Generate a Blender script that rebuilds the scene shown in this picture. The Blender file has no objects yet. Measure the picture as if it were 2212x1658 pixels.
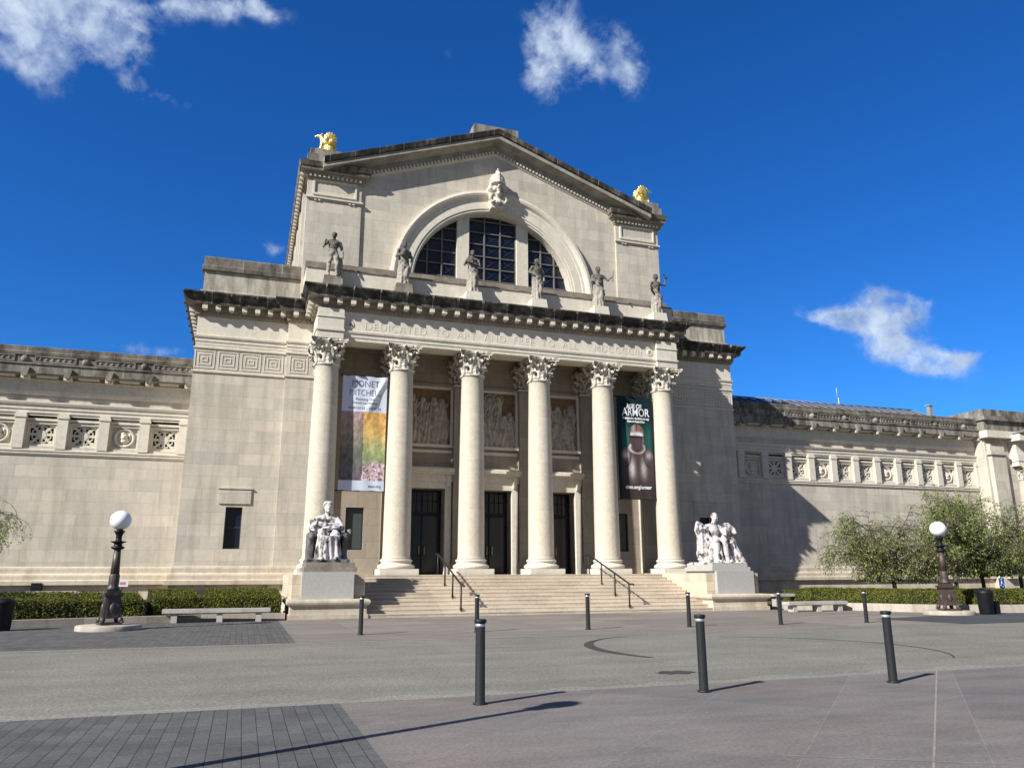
import bpy, bmesh, math, random
from mathutils import Vector, Matrix, Euler
S = bpy.context.scene
COL = S.collection
R = math.radians
PI = math.pi
# ------------------------------------------------------------------ camera
YAW, PITCH, ROLL = 0.32620, 0.24046, -0.00378
def cam_axes():
    cy, sy = math.cos(YAW), math.sin(YAW)
    f = Vector((sy*math.cos(PITCH), cy*math.cos(PITCH), math.sin(PITCH)))
    r = Vector((cy, -sy, 0)); u = r.cross(f)
    c, s = math.cos(ROLL), math.sin(ROLL)
    return c*r+s*u, -s*r+c*u, f
cr, cu, cf = cam_axes()
cd = bpy.data.cameras.new('camera'); cam = bpy.data.objects.new('camera', cd); COL.objects.link(cam)
cd.sensor_fit = 'HORIZONTAL'; cd.sensor_width = 36; cd.lens = 27.2750; cd.clip_start = .1; cd.clip_end = 6000
m3 = Matrix((cr, cu, -cf)).transposed()
cam.matrix_world = Matrix.Translation(Vector((-12.199, -36.975, 1.6))) @ m3.to_4x4()
S.camera = cam
FPX = 27.2750/36*2212
def pix_dir(x, y):                       # a direction in the sky, for the clouds
    return (cf*FPX + cr*(x-1106) - cu*(y-829)).normalized()
# ------------------------------------------------------------------ light
SUN_AZ, SUN_EL = 65.2, 34.3              # shadows fall towards this bearing (from +Y to +X)
S.view_settings.view_transform = 'Standard'; S.view_settings.look = 'None'
S.view_settings.exposure = 0.6; S.view_settings.gamma = 1.0
W = bpy.data.worlds.new('World'); S.world = W; W.use_nodes = True
SKY_STRENGTH = 0.1
def build_world():
    nt = W.node_tree; N = nt.nodes; L = nt.links; N.clear()
    out = N.new('ShaderNodeOutputWorld'); bg = N.new('ShaderNodeBackground')
    sky = N.new('ShaderNodeTexSky'); sky.sky_type = 'NISHITA'; sky.sun_disc = False
    sky.sun_elevation = R(SUN_EL); sky.sun_rotation = R(180+SUN_AZ)
    sky.altitude = 1500; sky.air_density = 1.0; sky.dust_density = 0.3; sky.ozone_density = 3.0
    hs = N.new('ShaderNodeHueSaturation'); hs.inputs['Saturation'].default_value = 1.25; hs.inputs['Value'].default_value = 1.0
    L.new(sky.outputs[0], hs.inputs['Color'])
    tint = N.new('ShaderNodeMix'); tint.data_type = 'RGBA'; tint.blend_type = 'MULTIPLY'; tint.inputs['Factor'].default_value = 1
    tint.inputs['B'].default_value = (.31, .68, 1.04, 1); L.new(hs.outputs[0], tint.inputs['A'])
    tc = N.new('ShaderNodeTexCoord')
    def vm(op, a, b=None):
        n = N.new('ShaderNodeVectorMath'); n.operation = op
        for i, v in enumerate((a, b)):
            if v is None: continue
            if hasattr(v, 'is_output'): L.new(v, n.inputs[i])
            else: n.inputs[i].default_value = v
        return n
    def ma(op, a, b=None, c=None):
        n = N.new('ShaderNodeMath'); n.operation = op
        for i, v in enumerate((a, b, c)):
            if v is None: continue
            if hasattr(v, 'is_output'): L.new(v, n.inputs[i])
            else: n.inputs[i].default_value = v
        return n.outputs[0]
    d = tc.outputs['Generated']
    # wisps: (x, y, half length, half width in photo pixels, slope, weight); only centres of real clouds in the sky
    blobs = [(25,50,110,48,.3,1.3),(120,15,150,24,.1,.9),(270,60,60,26,.9,.7),(60,135,60,35,.6,1.1),(170,40,90,30,.3,1.0),(225,105,80,32,.9,.95),(350,205,45,16,.4,.65),
        (440,12,130,22,.1,.95),(565,18,30,16,.8,.6),(1190,60,45,70,0,1.05),(1180,165,45,60,.2,.95),(1270,125,80,40,.5,.95),(1355,125,55,42,.9,1.0),
        (1800,688,58,20,.05,1.2),(1865,698,55,24,.1,1.2),(1925,655,55,30,.15,1.6),(1965,672,28,30,0,.9),(1915,712,34,22,.9,.9),(1935,762,50,26,.2,1.1),(1995,778,62,34,.2,1.4),(2050,785,40,18,0,.8),(2100,768,38,11,-.4,.95),(300,755,70,14,.1,.75),(390,757,30,14,0,.65),
        (590,537,34,15,.2,.42),(1450,522,28,11,.3,.42),(960,100,30,14,.6,.45)]
    tot = None
    for (x, y, a, b, ang, w) in blobs:
        c = pix_dir(x, y)
        ax = (pix_dir(x+math.cos(ang)*50, y+math.sin(ang)*50)-c).normalized()
        ay = c.cross(ax).normalized()
        q = vm('SUBTRACT', d, tuple(c)).outputs[0]
        da = ma('DIVIDE', vm('DOT_PRODUCT', q, tuple(ax)).outputs['Value'], a/FPX)
        db = ma('DIVIDE', vm('DOT_PRODUCT', q, tuple(ay)).outputs['Value'], b/FPX)
        l2 = ma('ADD', ma('MULTIPLY', da, da), ma('MULTIPLY', db, db))
        g = ma('MULTIPLY', ma('EXPONENT', ma('MULTIPLY', l2, -1.0)), w)
        fr = ma('MULTIPLY', g, ma('GREATER_THAN', vm('DOT_PRODUCT', d, tuple(c)).outputs['Value'], 0))
        tot = fr if tot is None else ma('ADD', tot, fr)
    mp = N.new('ShaderNodeMapping'); mp.inputs['Rotation'].default_value = (0.3, 0.5, 0.4); mp.inputs['Scale'].default_value = (1, 1, 1.0)
    L.new(d, mp.inputs['Vector'])
    def nz(scale, detail, rough, off=0.0):
        n = N.new('ShaderNodeTexNoise'); n.inputs['Scale'].default_value = scale; n.inputs['Detail'].default_value = detail; n.inputs['Roughness'].default_value = rough; n.inputs['Distortion'].default_value = .25
        v = vm('ADD', mp.outputs[0], (off, off, off)).outputs[0]; L.new(v, n.inputs['Vector']); return n.outputs['Fac']
    body = ma('MINIMUM', tot, 1.15)
    n1, n2_, n3 = nz(17, 9, .62), nz(46, 6, .6, 3.1), nz(24, 5, .55, 7.7)
    dens = ma('ADD', body, ma('ADD', ma('MULTIPLY', ma('SUBTRACT', n1, .5), 3.4), ma('MULTIPLY', ma('SUBTRACT', n2_, .5), 1.5)))
    mr = N.new('ShaderNodeMapRange'); mr.interpolation_type = 'SMOOTHSTEP'
    mr.inputs['From Min'].default_value = .25; mr.inputs['From Max'].default_value = 1.7; mr.inputs['To Max'].default_value = .92
    L.new(dens, mr.inputs['Value'])
    gate = N.new('ShaderNodeMapRange'); gate.inputs['From Min'].default_value = .04; gate.inputs['From Max'].default_value = .5
    L.new(tot, gate.inputs['Value'])
    fac = ma('MULTIPLY', mr.outputs[0], gate.outputs[0])
    sh = N.new('ShaderNodeMapRange'); sh.inputs['From Min'].default_value = .36; sh.inputs['From Max'].default_value = .62; L.new(n3, sh.inputs['Value'])
    cc = N.new('ShaderNodeMix'); cc.data_type = 'RGBA'; L.new(sh.outputs[0], cc.inputs['Factor'])
    cc.inputs['A'].default_value = (2.0, 2.7, 4.3, 1); cc.inputs['B'].default_value = (4.7, 5.5, 6.5, 1)
    mix = N.new('ShaderNodeMix'); mix.data_type = 'RGBA'
    L.new(fac, mix.inputs['Factor'])
    # unseen broken cloud added behind the camera to make the ambient light neutral
    bk = N.new('ShaderNodeMapRange'); bk.interpolation_type = 'SMOOTHSTEP'; bk.inputs['From Min'].default_value = .05; bk.inputs['From Max'].default_value = .5
    L.new(vm('DOT_PRODUCT', d, (-.31, -.92, .2)).outputs['Value'], bk.inputs['Value'])
    n2 = N.new('ShaderNodeTexNoise'); n2.inputs['Scale'].default_value = 3.5; n2.inputs['Detail'].default_value = 6; L.new(d, n2.inputs['Vector'])
    b2 = N.new('ShaderNodeMapRange'); b2.interpolation_type = 'SMOOTHSTEP'; b2.inputs['From Min'].default_value = .34; b2.inputs['From Max'].default_value = .56
    L.new(n2.outputs['Fac'], b2.inputs['Value'])
    back = N.new('ShaderNodeMix'); back.data_type = 'RGBA'; L.new(ma('MULTIPLY', bk.outputs[0], b2.outputs[0]), back.inputs['Factor'])
    L.new(tint.outputs['Result'], back.inputs['A']); back.inputs['B'].default_value = (1.35, 1.2, 1.02, 1)
    L.new(back.outputs['Result'], mix.inputs['A'])
    L.new(cc.outputs['Result'], mix.inputs['B'])
    L.new(mix.outputs['Result'], bg.inputs['Color']); bg.inputs['Strength'].default_value = SKY_STRENGTH
    L.new(bg.outputs[0], out.inputs['Surface'])
build_world()
sd = bpy.data.lights.new('sun', 'SUN'); sd.energy = 5.0; sd.angle = R(.5); sd.color = (1.0, .965, .91)
sun = bpy.data.objects.new('sun', sd); COL.objects.link(sun)
SD = Vector((math.sin(R(SUN_AZ))*math.cos(R(SUN_EL)), math.cos(R(SUN_AZ))*math.cos(R(SUN_EL)), -math.sin(R(SUN_EL))))
sun.rotation_euler = SD.to_track_quat('-Z', 'Y').to_euler(); sun.location = (-60, -30, 60)
# ------------------------------------------------------------------ materials
def mat(name, rough=.8, metal=0.0, spec=.3):
    m = bpy.data.materials.new(name); m.use_nodes = True
    b = m.node_tree.nodes['Principled BSDF']; b.inputs['Roughness'].default_value = rough; b.inputs['Metallic'].default_value = metal
    b.inputs['Specular IOR Level'].default_value = spec
    return m, m.node_tree, b
def node(nt, t, **kw):
    n = nt.nodes.new(t)
    for k, v in kw.items():
        if k in n.inputs: n.inputs[k].default_value = v
        else: setattr(n, k, v)
    return n
def ramp(nt, fac, stops):
    r = nt.nodes.new('ShaderNodeValToRGB'); e = r.color_ramp.elements
    while len(e) < len(stops): e.new(.5)
    for el, (p, c) in zip(e, stops): el.position = p; el.color = tuple(c)+((1,) if len(c) == 3 else ())
    nt.links.new(fac, r.inputs['Fac']); return r.outputs['Color']
def mixc(nt, fac, a, b, mode='MIX'):
    m = nt.nodes.new('ShaderNodeMix'); m.data_type = 'RGBA'; m.blend_type = mode
    for k, v in (('Factor', fac), ('A', a), ('B', b)):
        if hasattr(v, 'is_output'): nt.links.new(v, m.inputs[k])
        else: m.inputs[k].default_value = v if not isinstance(v, tuple) else tuple(v)+((1,) if len(v) == 3 else ())
    return m.outputs['Result']
def coords(nt, out='Object'):
    return nt.nodes.new('ShaderNodeTexCoord').outputs[out]
def noise(nt, vec, scale, detail=4, rough=.55, vscale=None):
    if vscale:
        mp = node(nt, 'ShaderNodeMapping'); mp.inputs['Scale'].default_value = vscale; nt.links.new(vec, mp.inputs['Vector']); vec = mp.outputs[0]
    n = node(nt, 'ShaderNodeTexNoise', Scale=scale, Detail=detail, Roughness=rough); nt.links.new(vec, n.inputs['Vector']); return n.outputs['Fac']
def bump(nt, b, h, strength=.3, dist=.02):
    n = node(nt, 'ShaderNodeBump', Strength=strength, Distance=dist); nt.links.new(h, n.inputs['Height']); nt.links.new(n.outputs[0], b.inputs['Normal'])
def uvz(nt):                      # lays courses on every upright wall: along x on faces that look along y, along y on the others
    o = coords(nt); s = node(nt, 'ShaderNodeSeparateXYZ'); nt.links.new(o, s.inputs[0])
    g = node(nt, 'ShaderNodeNewGeometry'); t = node(nt, 'ShaderNodeVectorTransform', vector_type='NORMAL', convert_from='WORLD', convert_to='OBJECT'); nt.links.new(g.outputs['True Normal'], t.inputs[0])
    ns = node(nt, 'ShaderNodeSeparateXYZ'); nt.links.new(t.outputs[0], ns.inputs[0])
    ab = node(nt, 'ShaderNodeMath', operation='ABSOLUTE'); nt.links.new(ns.outputs[0], ab.inputs[0])
    gt = node(nt, 'ShaderNodeMath', operation='GREATER_THAN'); nt.links.new(ab.outputs[0], gt.inputs[0]); gt.inputs[1].default_value = .75
    mx = node(nt, 'ShaderNodeMix'); nt.links.new(gt.outputs[0], mx.inputs[0]); nt.links.new(s.outputs[0], mx.inputs[2]); nt.links.new(s.outputs[1], mx.inputs[3])
    c = node(nt, 'ShaderNodeCombineXYZ'); nt.links.new(mx.outputs[0], c.inputs[0]); nt.links.new(s.outputs[2], c.inputs[1])
    return o, c.outputs[0]
def m_ashlar(name, c1, c2, mortar, bw=1.42, bh=.56, dirt=.5, off=(0, 0, 0)):
    m, nt, b = mat(name, .85, spec=.2)
    o, uv = uvz(nt)
    mp = node(nt, 'ShaderNodeMapping'); mp.inputs['Location'].default_value = off; nt.links.new(uv, mp.inputs[0])
    nz = node(nt, 'ShaderNodeTexNoise', Scale=.9, Detail=1)
    nt.links.new(mp.outputs[0], nz.inputs['Vector'])
    br = node(nt, 'ShaderNodeTexBrick', Scale=1.0)
    br.offset = .5; br.offset_frequency = 2; br.squash = .72; br.squash_frequency = 3
    br.inputs['Color1'].default_value = c1+(1,); br.inputs['Color2'].default_value = c2+(1,); br.inputs['Mortar'].default_value = mortar+(1,)
    br.inputs['Mortar Size'].default_value = .009; br.inputs['Mortar Smooth'].default_value = .6
    br.inputs['Brick Width'].default_value = bw; br.inputs['Row Height'].default_value = bh
    nt.links.new(mp.outputs[0], br.inputs['Vector'])
    n1 = noise(nt, o, .35, 5, .6); n2 = noise(nt, o, 5, 6, .65); n3 = noise(nt, o, 1.6, 4, .6, (1.4, 1.4, .16))
    c = mixc(nt, 1.0, br.outputs['Color'], ramp(nt, n1, [(.3, (.88, .88, .9)), (.7, (1.06, 1.04, 1.0))]), 'MULTIPLY')
    c = mixc(nt, .8, c, ramp(nt, n2, [(.3, (.9, .9, .9)), (.7, (1.06, 1.06, 1.06))]), 'MULTIPLY')
    c = mixc(nt, dirt, c, ramp(nt, n3, [(.36, (.72, .7, .68)), (.55, (1, 1, 1))]), 'MULTIPLY')
    nt.links.new(c, b.inputs['Base Color'])
    h = mixc(nt, .25, br.outputs['Fac'], n2)
    inv = node(nt, 'ShaderNodeInvert'); nt.links.new(br.outputs['Fac'], inv.inputs['Color'])
    bump(nt, b, mixc(nt, .3, inv.outputs[0], n2), .25, .008)
    return m
def m_stone(name, c, dirt=(.62, .6, .57), amt=.6, lo=.34, hi=.56, streak=(1.6, 1.6, .25), rough=.85, sc=1.3, joints=None):
    m, nt, b = mat(name, rough, spec=.2)
    o = coords(nt)
    n1 = noise(nt, o, sc, 6, .65, streak); n2 = noise(nt, o, 6, 6, .65)
    col = mixc(nt, .9, c, ramp(nt, n2, [(.3, (.86, .86, .86)), (.7, (1.1, 1.1, 1.1))]), 'MULTIPLY')
    col = mixc(nt, amt, col, ramp(nt, n1, [(lo, dirt), (hi, (1, 1, 1))]), 'MULTIPLY')
    if joints:
        _, uv = uvz(nt)
        br = node(nt, 'ShaderNodeTexBrick', Scale=1.0); br.offset = joints[2] if len(joints) > 2 else .0
        br.inputs['Color1'].default_value = (1, 1, 1, 1); br.inputs['Color2'].default_value = (.84, .84, .84, 1); br.inputs['Mortar'].default_value = (joints[3] if len(joints) > 3 else .6,)*3+(1,)
        br.inputs['Mortar Size'].default_value = .012; br.inputs['Mortar Smooth'].default_value = .4
        br.inputs['Brick Width'].default_value = joints[0]; br.inputs['Row Height'].default_value = joints[1]
        nt.links.new(uv, br.inputs['Vector'])
        col = mixc(nt, .8, col, br.outputs['Color'], 'MULTIPLY')
    nt.links.new(col, b.inputs['Base Color']); bump(nt, b, n2, .3, .01)
    return m
def m_plain(name, c, rough=.6, metal=0.0, var=.15, sc=8, spec=.4, bmp=.1):
    m, nt, b = mat(name, rough, metal, spec)
    n = noise(nt, coords(nt), sc, 5, .6)
    nt.links.new(mixc(nt, 1.0, c, ramp(nt, n, [(.3, (1-var,)*3), (.7, (1+var,)*3)]), 'MULTIPLY'), b.inputs['Base Color'])
    if bmp: bump(nt, b, n, bmp, .01)
    return m
def m_soot():                      # black crust on the cornices, with pale lime runs under the joints
    m, nt, b = mat('sooty_stone', .9, spec=.15)
    o, uv = uvz(nt)
    n1 = noise(nt, o, 2.2, 6, .7, (1, 1, .4)); n2 = noise(nt, o, 9, 5, .7)
    col = ramp(nt, n1, [(.34, (.018, .018, .018)), (.53, (.075, .07, .06)), (.70, (.22, .205, .175))])
    br = node(nt, 'ShaderNodeTexBrick', Scale=1.0); br.offset = 0
    br.inputs['Color1'].default_value = (0, 0, 0, 1); br.inputs['Color2'].default_value = (0, 0, 0, 1); br.inputs['Mortar'].default_value = (1, 1, 1, 1)
    br.inputs['Mortar Size'].default_value = .028; br.inputs['Mortar Smooth'].default_value = .6
    br.inputs['Brick Width'].default_value = 1.3; br.inputs['Row Height'].default_value = 40
    mp = node(nt, 'ShaderNodeMapping'); mp.inputs['Location'].default_value = (.3, -7, 0); nt.links.new(uv, mp.inputs[0]); nt.links.new(mp.outputs[0], br.inputs['Vector'])
    f = mixc(nt, 1.0, br.outputs['Color'], ramp(nt, n2, [(.35, (.15,)*3), (.6, (.8,)*3)]), 'MULTIPLY')
    col = mixc(nt, f, col, (.4, .38, .33)); nt.links.new(col, b.inputs['Base Color']); bump(nt, b, n2, .5, .02)
    return m
def m_statue():                    # rain-washed pale below, black crust above
    m, nt, b = mat('sooty_statue_stone', .85, 0, .2); o = coords(nt)
    s = node(nt, 'ShaderNodeSeparateXYZ'); nt.links.new(o, s.inputs[0])
    n1 = noise(nt, o, 2.6, 6, .7, (1, 1, .45)); n2 = noise(nt, o, 9, 5, .65)
    a = node(nt, 'ShaderNodeMath', operation='MULTIPLY_ADD'); nt.links.new(n1, a.inputs[0]); a.inputs[1].default_value = 3.6; nt.links.new(s.outputs[2], a.inputs[2])
    c = ramp(nt, a.outputs[0], [(0, (0, 0, 0)), (1, (1, 1, 1))])
    mr = node(nt, 'ShaderNodeMapRange'); mr.inputs['From Min'].default_value = 2.2; mr.inputs['From Max'].default_value = 4.2; nt.links.new(a.outputs[0], mr.inputs['Value'])
    c = mixc(nt, mr.outputs[0], (.36, .33, .275), (.075, .072, .066)); c = mixc(nt, .8, c, ramp(nt, n2, [(.35, (.7,)*3), (.65, (1.25,)*3)]), 'MULTIPLY')
    nt.links.new(c, b.inputs['Base Color']); bump(nt, b, n2, .3, .01); return m
def m_paint():                    # a picture printed on cloth
    m, nt, b = mat('printed_cloth', .75, 0, .15)
    a = node(nt, 'ShaderNodeAttribute', attribute_name='ink'); n = noise(nt, coords(nt), 7, 5, .7)
    nt.links.new(mixc(nt, .6, a.outputs['Color'], ramp(nt, n, [(.35, (.75,)*3), (.65, (1.2,)*3)]), 'MULTIPLY'), b.inputs['Base Color']); return m
M = {}
M['paint'] = m_paint()
M['wall'] = m_ashlar('ashlar_limestone', (.635, .58, .48), (.52, .485, .415), (.40, .375, .32), dirt=.6)
M['hall'] = m_ashlar('hall_limestone', (.605, .555, .46), (.50, .465, .40), (.37, .345, .30), 1.25, .62, .5, (.4, .2, 0))
M['trim'] = m_stone('carved_limestone', (.67, .62, .52), (.76, .75, .73), .4)
M['column'] = m_stone('column_limestone', (.60, .545, .445), (.86, .83, .78), .5, .36, .6, (.6, .6, .35), sc=1.0, joints=(50, 2.35, 0, .78))
M['capital'] = m_stone('capital_limestone', (.68, .63, .53), (.10, .10, .10), .9, .40, .53, (1, 1, 1), sc=5.5)
M['capital_plain'] = m_stone('weathered_carving', (.66, .61, .52), (.35, .34, .32), .8, .38, .56, (1, 1, 1), sc=3.5)
M['soot'] = m_soot()
M['grey'] = m_stone('weathered_parapet_stone', (.30, .28, .24), (.26, .25, .24), .9, .38, .6, (1.2, 1.2, .35), sc=1.5, joints=(1.85, 30, 0, 1.9))
M['coping'] = m_stone('lichened_coping', (.22, .20, .165), (.22, .21, .2), .9, .36, .62, (1, 1, .5), sc=1.6, joints=(1.9, 40, 0, 2.6))
M['ledge'] = m_stone('stained_ledge_stone', (.30, .265, .22), (.45, .42, .38), .8, .36, .6, (1, 1, .6), sc=1.5, joints=(2.2, 40, 0, .6))
M['soffit'] = m_stone('soffit_limestone', (.33, .285, .22), (.6, .55, .5), .6, .36, .6, (1, 1, 1), sc=1.2)  # weathered trim stone, darkened to carry the shade under cornices in its colour
M['attic'] = m_stone('stained_attic_stone', (.50, .46, .385), (.5, .48, .46), .85, .40, .6, (1.6, 1.6, .3), sc=1.6, joints=(2.6, 30, 0, .5))
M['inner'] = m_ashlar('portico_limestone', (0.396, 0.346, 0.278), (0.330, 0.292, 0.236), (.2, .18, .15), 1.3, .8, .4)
M['step'] = m_stone('step_stone', (.60, .52, .41), (.72, .69, .65), .6, .36, .58, (.5, 1, 1.5), sc=1.2, joints=(2.3, 40, 0, .7))
M['cheek'] = m_ashlar('cheek_limestone', (0.632, 0.542, 0.407), (0.506, 0.441, 0.341), (.33, .29, .23), .95, .42, .6)
M['plinth'] = m_stone('plinth_limestone', (0.598, 0.532, 0.421), (.6, .55, .48), .6, .36, .56, (1, 1, .4), joints=(2.6, 40, .5, .7))
M['granite'] = m_plain('speckled_granite', (.40, .395, .37), .6, var=.22, sc=38, bmp=.1)
M['marble'] = m_stone('weathered_marble', (.62, .595, .57), (.05, .05, .055), 1.0, .42, .55, (1, 1, .5), sc=3.2)
M['marble_dark'] = m_stone('blackened_marble', (.20, .195, .19), (.15, .15, .15), 1.0, .40, .58, (1, 1, .6), sc=2.2)
M['marble_clean'] = m_stone('pale_marble', (.62, .565, .54), (.17, .15, .15), .95, .40, .52, (1, 1, .8), sc=4.5)
M['statue'] = m_statue()
M['orange'] = m_plain('terracotta_mosaic', (.22, .13, .065), .7, var=.3, sc=6)
M['relief'] = m_stone('relief_stone', (.46, .42, .35), (.5, .46, .42), .7, .36, .56, (1, 1, 1), sc=3)
M['gold'] = m_plain('gilding', (.92, .72, .26), .42, .8, .12, 12, .5, .2)
M['black'] = m_plain('black_paint', (.016, .017, .017), .5, .0, .2, 20, .35, .05)
M['bronze'] = m_plain('dark_bronze', (.075, .066, .058), .5, .35, .35, 9, .5, .3)
M['brown_bronze'] = m_plain('rusty_bronze', (.082, .057, .048), .55, .3, .35, 7, .5, .3)
M['dark'] = m_plain('blackened_metal', (.009, .009, .011), .5, .0, .2, 8, .3, .05)
M['silver'] = m_plain('silver_band', (.6, .62, .66), .35, .6, .1, 10)
M['white'] = m_plain('opal_glass', (.88, .88, .9), .25, 0, .02, 3, .5, 0)
M['muntin'] = m_plain('window_bars', (.15, .15, .138), .7, 0, .15, 6)
M['grey_soffit'] = m_stone('grey_soffit_stone', (.36, .335, .285), (.5, .48, .46), .7, .36, .6, (1, 1, 1), sc=1.4)  # grey stone darkened so the raking cornice's underside shade is in the colour
M['grey_metal'] = m_plain('grey_metal', (.30, .31, .33), .5, .2, .1, 6)
M['brass'] = m_plain('brass', (.75, .58, .22), .3, .9, .1, 10)
def m_glass(name, c, rough=.12):
    m, nt, b = mat(name, rough, 0, .5)
    n = noise(nt, coords(nt), .7, 3, .5)
    nt.links.new(mixc(nt, 1.0, c, ramp(nt, n, [(.35, (.6,)*3), (.65, (1.4,)*3)]), 'MULTIPLY'), b.inputs['Base Color'])
    bump(nt, b, n, .05, .05); return m
M['glass'] = m_glass('dark_window_glass', (.006, .009, .02), .3)
M['doorglass'] = m_glass('door_glass', (.004, .006, .014), .25)
M['shutter'] = m_plain('grey_green_shutter', (.055, .07, .065), .55, 0, .1, 4)
M['skyglass'] = m_plain('blue_roof_glass', (.02, .05, .14), .15, 0, .2, 1, .5, 0)
M['bark'] = m_plain('bark', (.10, .082, .068), .9, 0, .4, 14, .2, .6)
def m_leaf(name, c1, c2, sc=1.2, tr=.35):
    m, nt, b = mat(name, .6, 0, .3)
    n = noise(nt, coords(nt), sc, 5, .7)
    g = node(nt, 'ShaderNodeNewGeometry')
    c = ramp(nt, n, [(.32, c1), (.68, c2)])
    c = mixc(nt, .7, c, ramp(nt, g.outputs['Random Per Island'], [(0, (.7, .7, .7)), (1, (1.3, 1.3, 1.2))]), 'MULTIPLY')
    nt.links.new(c, b.inputs['Base Color'])
    t = node(nt, 'ShaderNodeBsdfTranslucent'); nt.links.new(c, t.inputs['Color'])
    mx = node(nt, 'ShaderNodeMixShader'); mx.inputs[0].default_value = tr
    nt.links.new(b.outputs[0], mx.inputs[1]); nt.links.new(t.outputs[0], mx.inputs[2])
    nt.links.new(mx.outputs[0], nt.nodes['Material Output'].inputs['Surface']); return m
M['leaf'] = m_leaf('spring_leaves', (.22, .285, .075), (.40, .47, .14), 1.2, .5)
M['hedge'] = m_leaf('hedge_leaves', (.055, .07, .010), (.16, .17, .022), 2.0, .2)
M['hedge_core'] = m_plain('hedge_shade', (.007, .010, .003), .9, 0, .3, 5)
# ground
def m_asphalt(name, c, var=.3, tint=None, worn=.5):
    m, nt, b = mat(name, .92, 0, .15)
    o = coords(nt)
    f = noise(nt, o, 20, 7, .85); l = noise(nt, o, .45, 5, .65); s = noise(nt, o, .8, 5, .6, (.18, 1.6, 1))
    c0 = mixc(nt, 1.0, c, ramp(nt, f, [(.38, (1-var,)*3), (.62, (1+var,)*3)]), 'MULTIPLY')
    c0 = mixc(nt, worn, c0, ramp(nt, l, [(.3, (.78, .77, .76)), (.7, (1.16, 1.16, 1.14))]), 'MULTIPLY')
    c0 = mixc(nt, worn, c0, ramp(nt, s, [(.3, (.82, .82, .82)), (.7, (1.12, 1.12, 1.11))]), 'MULTIPLY')
    nt.links.new(c0, b.inputs['Base Color']); bump(nt, b, f, .6, .006); return m
M['asphalt'] = m_asphalt('worn_asphalt', (.207, .2, .168), .42, worn=.75)
M['asphalt_edge'] = m_asphalt('pale_asphalt_edge', (.245, .238, .205), .5)
M['asphalt_dark'] = m_asphalt('dark_asphalt', (0.073, 0.078, 0.083), .25)
M['field'] = m_asphalt('far_ground', (.12, .13, .07), .3)
M['skid'] = m_plain('tyre_rubber', (.05, .046, .044), .8, 0, .4, 6)
def m_slabs(name, c, joint, w, h, rot, ms=.006, tint=(.23, .19, .185), c2=None, vmul=.9, off=.5):
    m, nt, b = mat(name, .9, 0, .2)
    o = coords(nt)
    mp = node(nt, 'ShaderNodeMapping'); mp.inputs['Rotation'].default_value = (0, 0, rot); nt.links.new(o, mp.inputs[0])
    br = node(nt, 'ShaderNodeTexBrick', Scale=1.0); br.offset = off
    br.inputs['Color1'].default_value = c+(1,); br.inputs['Color2'].default_value = (c2 or tuple(v*vmul for v in c))+(1,); br.inputs['Mortar'].default_value = joint+(1,)
    br.inputs['Mortar Size'].default_value = ms; br.inputs['Mortar Smooth'].default_value = .2
    br.inputs['Brick Width'].default_value = w; br.inputs['Row Height'].default_value = h
    nt.links.new(mp.outputs[0], br.inputs['Vector'])
    f = noise(nt, o, 24, 7, .85); l = noise(nt, o, .55, 6, .7); s = noise(nt, o, 1.1, 6, .7, (.5, 1.3, 1))
    c0 = mixc(nt, ramp(nt, l, [(.36, (0,)*3), (.64, (1,)*3)]), br.outputs['Color'], mixc(nt, 1.0, br.outputs['Color'], tuple(t/.2 for t in tint), 'MULTIPLY'))
    c0 = mixc(nt, 1.0, c0, ramp(nt, f, [(.38, (.72,)*3), (.62, (1.28,)*3)]), 'MULTIPLY')
    c0 = mixc(nt, .8, c0, ramp(nt, s, [(.33, (.74, .74, .75)), (.62, (1.12, 1.12, 1.12))]), 'MULTIPLY')
    nt.links.new(c0, b.inputs['Base Color'])
    inv = node(nt, 'ShaderNodeInvert'); nt.links.new(br.outputs['Fac'], inv.inputs['Color'])
    bump(nt, b, mixc(nt, .3, inv.outputs[0], f), .5, .006); return m
M['plaza'] = m_slabs('rose_concrete_slabs', (.183, .173, .160), (.208, .2, .187), 1.5, 1.5, R(45), .007, (.214, .198, .19), (.150, .143, .133), off=0)
M['plaza_far'] = m_slabs('beige_concrete_slabs', (.24, .214, .185), (.14, .13, .115), 3.0, 1.5, 0, .008, (.205, .197, .192), (.185, .167, .148), off=0)
M['pavers'] = m_slabs('grey_stone_pavers', (.116, .117, .113), (.03, .024, .024), .5, .155, R(90), .004, (.205, .203, .2), (.088, .089, .087))
M['kerb'] = m_stone('kerb_stone', (.46, .415, .345), (.6, .57, .52), .6, joints=(1.9, 30, 0, .6))
M['mulch'] = m_plain('planting_bed', (.07, .055, .04), .95, 0, .4, 9)
M['bench'] = m_stone('bench_stone', (.46, .44, .39), (.6, .58, .55), .6)
M['blue'] = m_plain('blue_sign_paint', (.03, .14, .62), .45, 0, .03, 3, .4, 0)
M['signwhite'] = m_plain('white_paint', (.8, .8, .82), .5, 0, .04, 3, .4, 0)
M['pinkpaint'] = m_plain('pink_paint', (.6, .22, .3), .5, 0, .1, 9, .4, 0)
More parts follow.
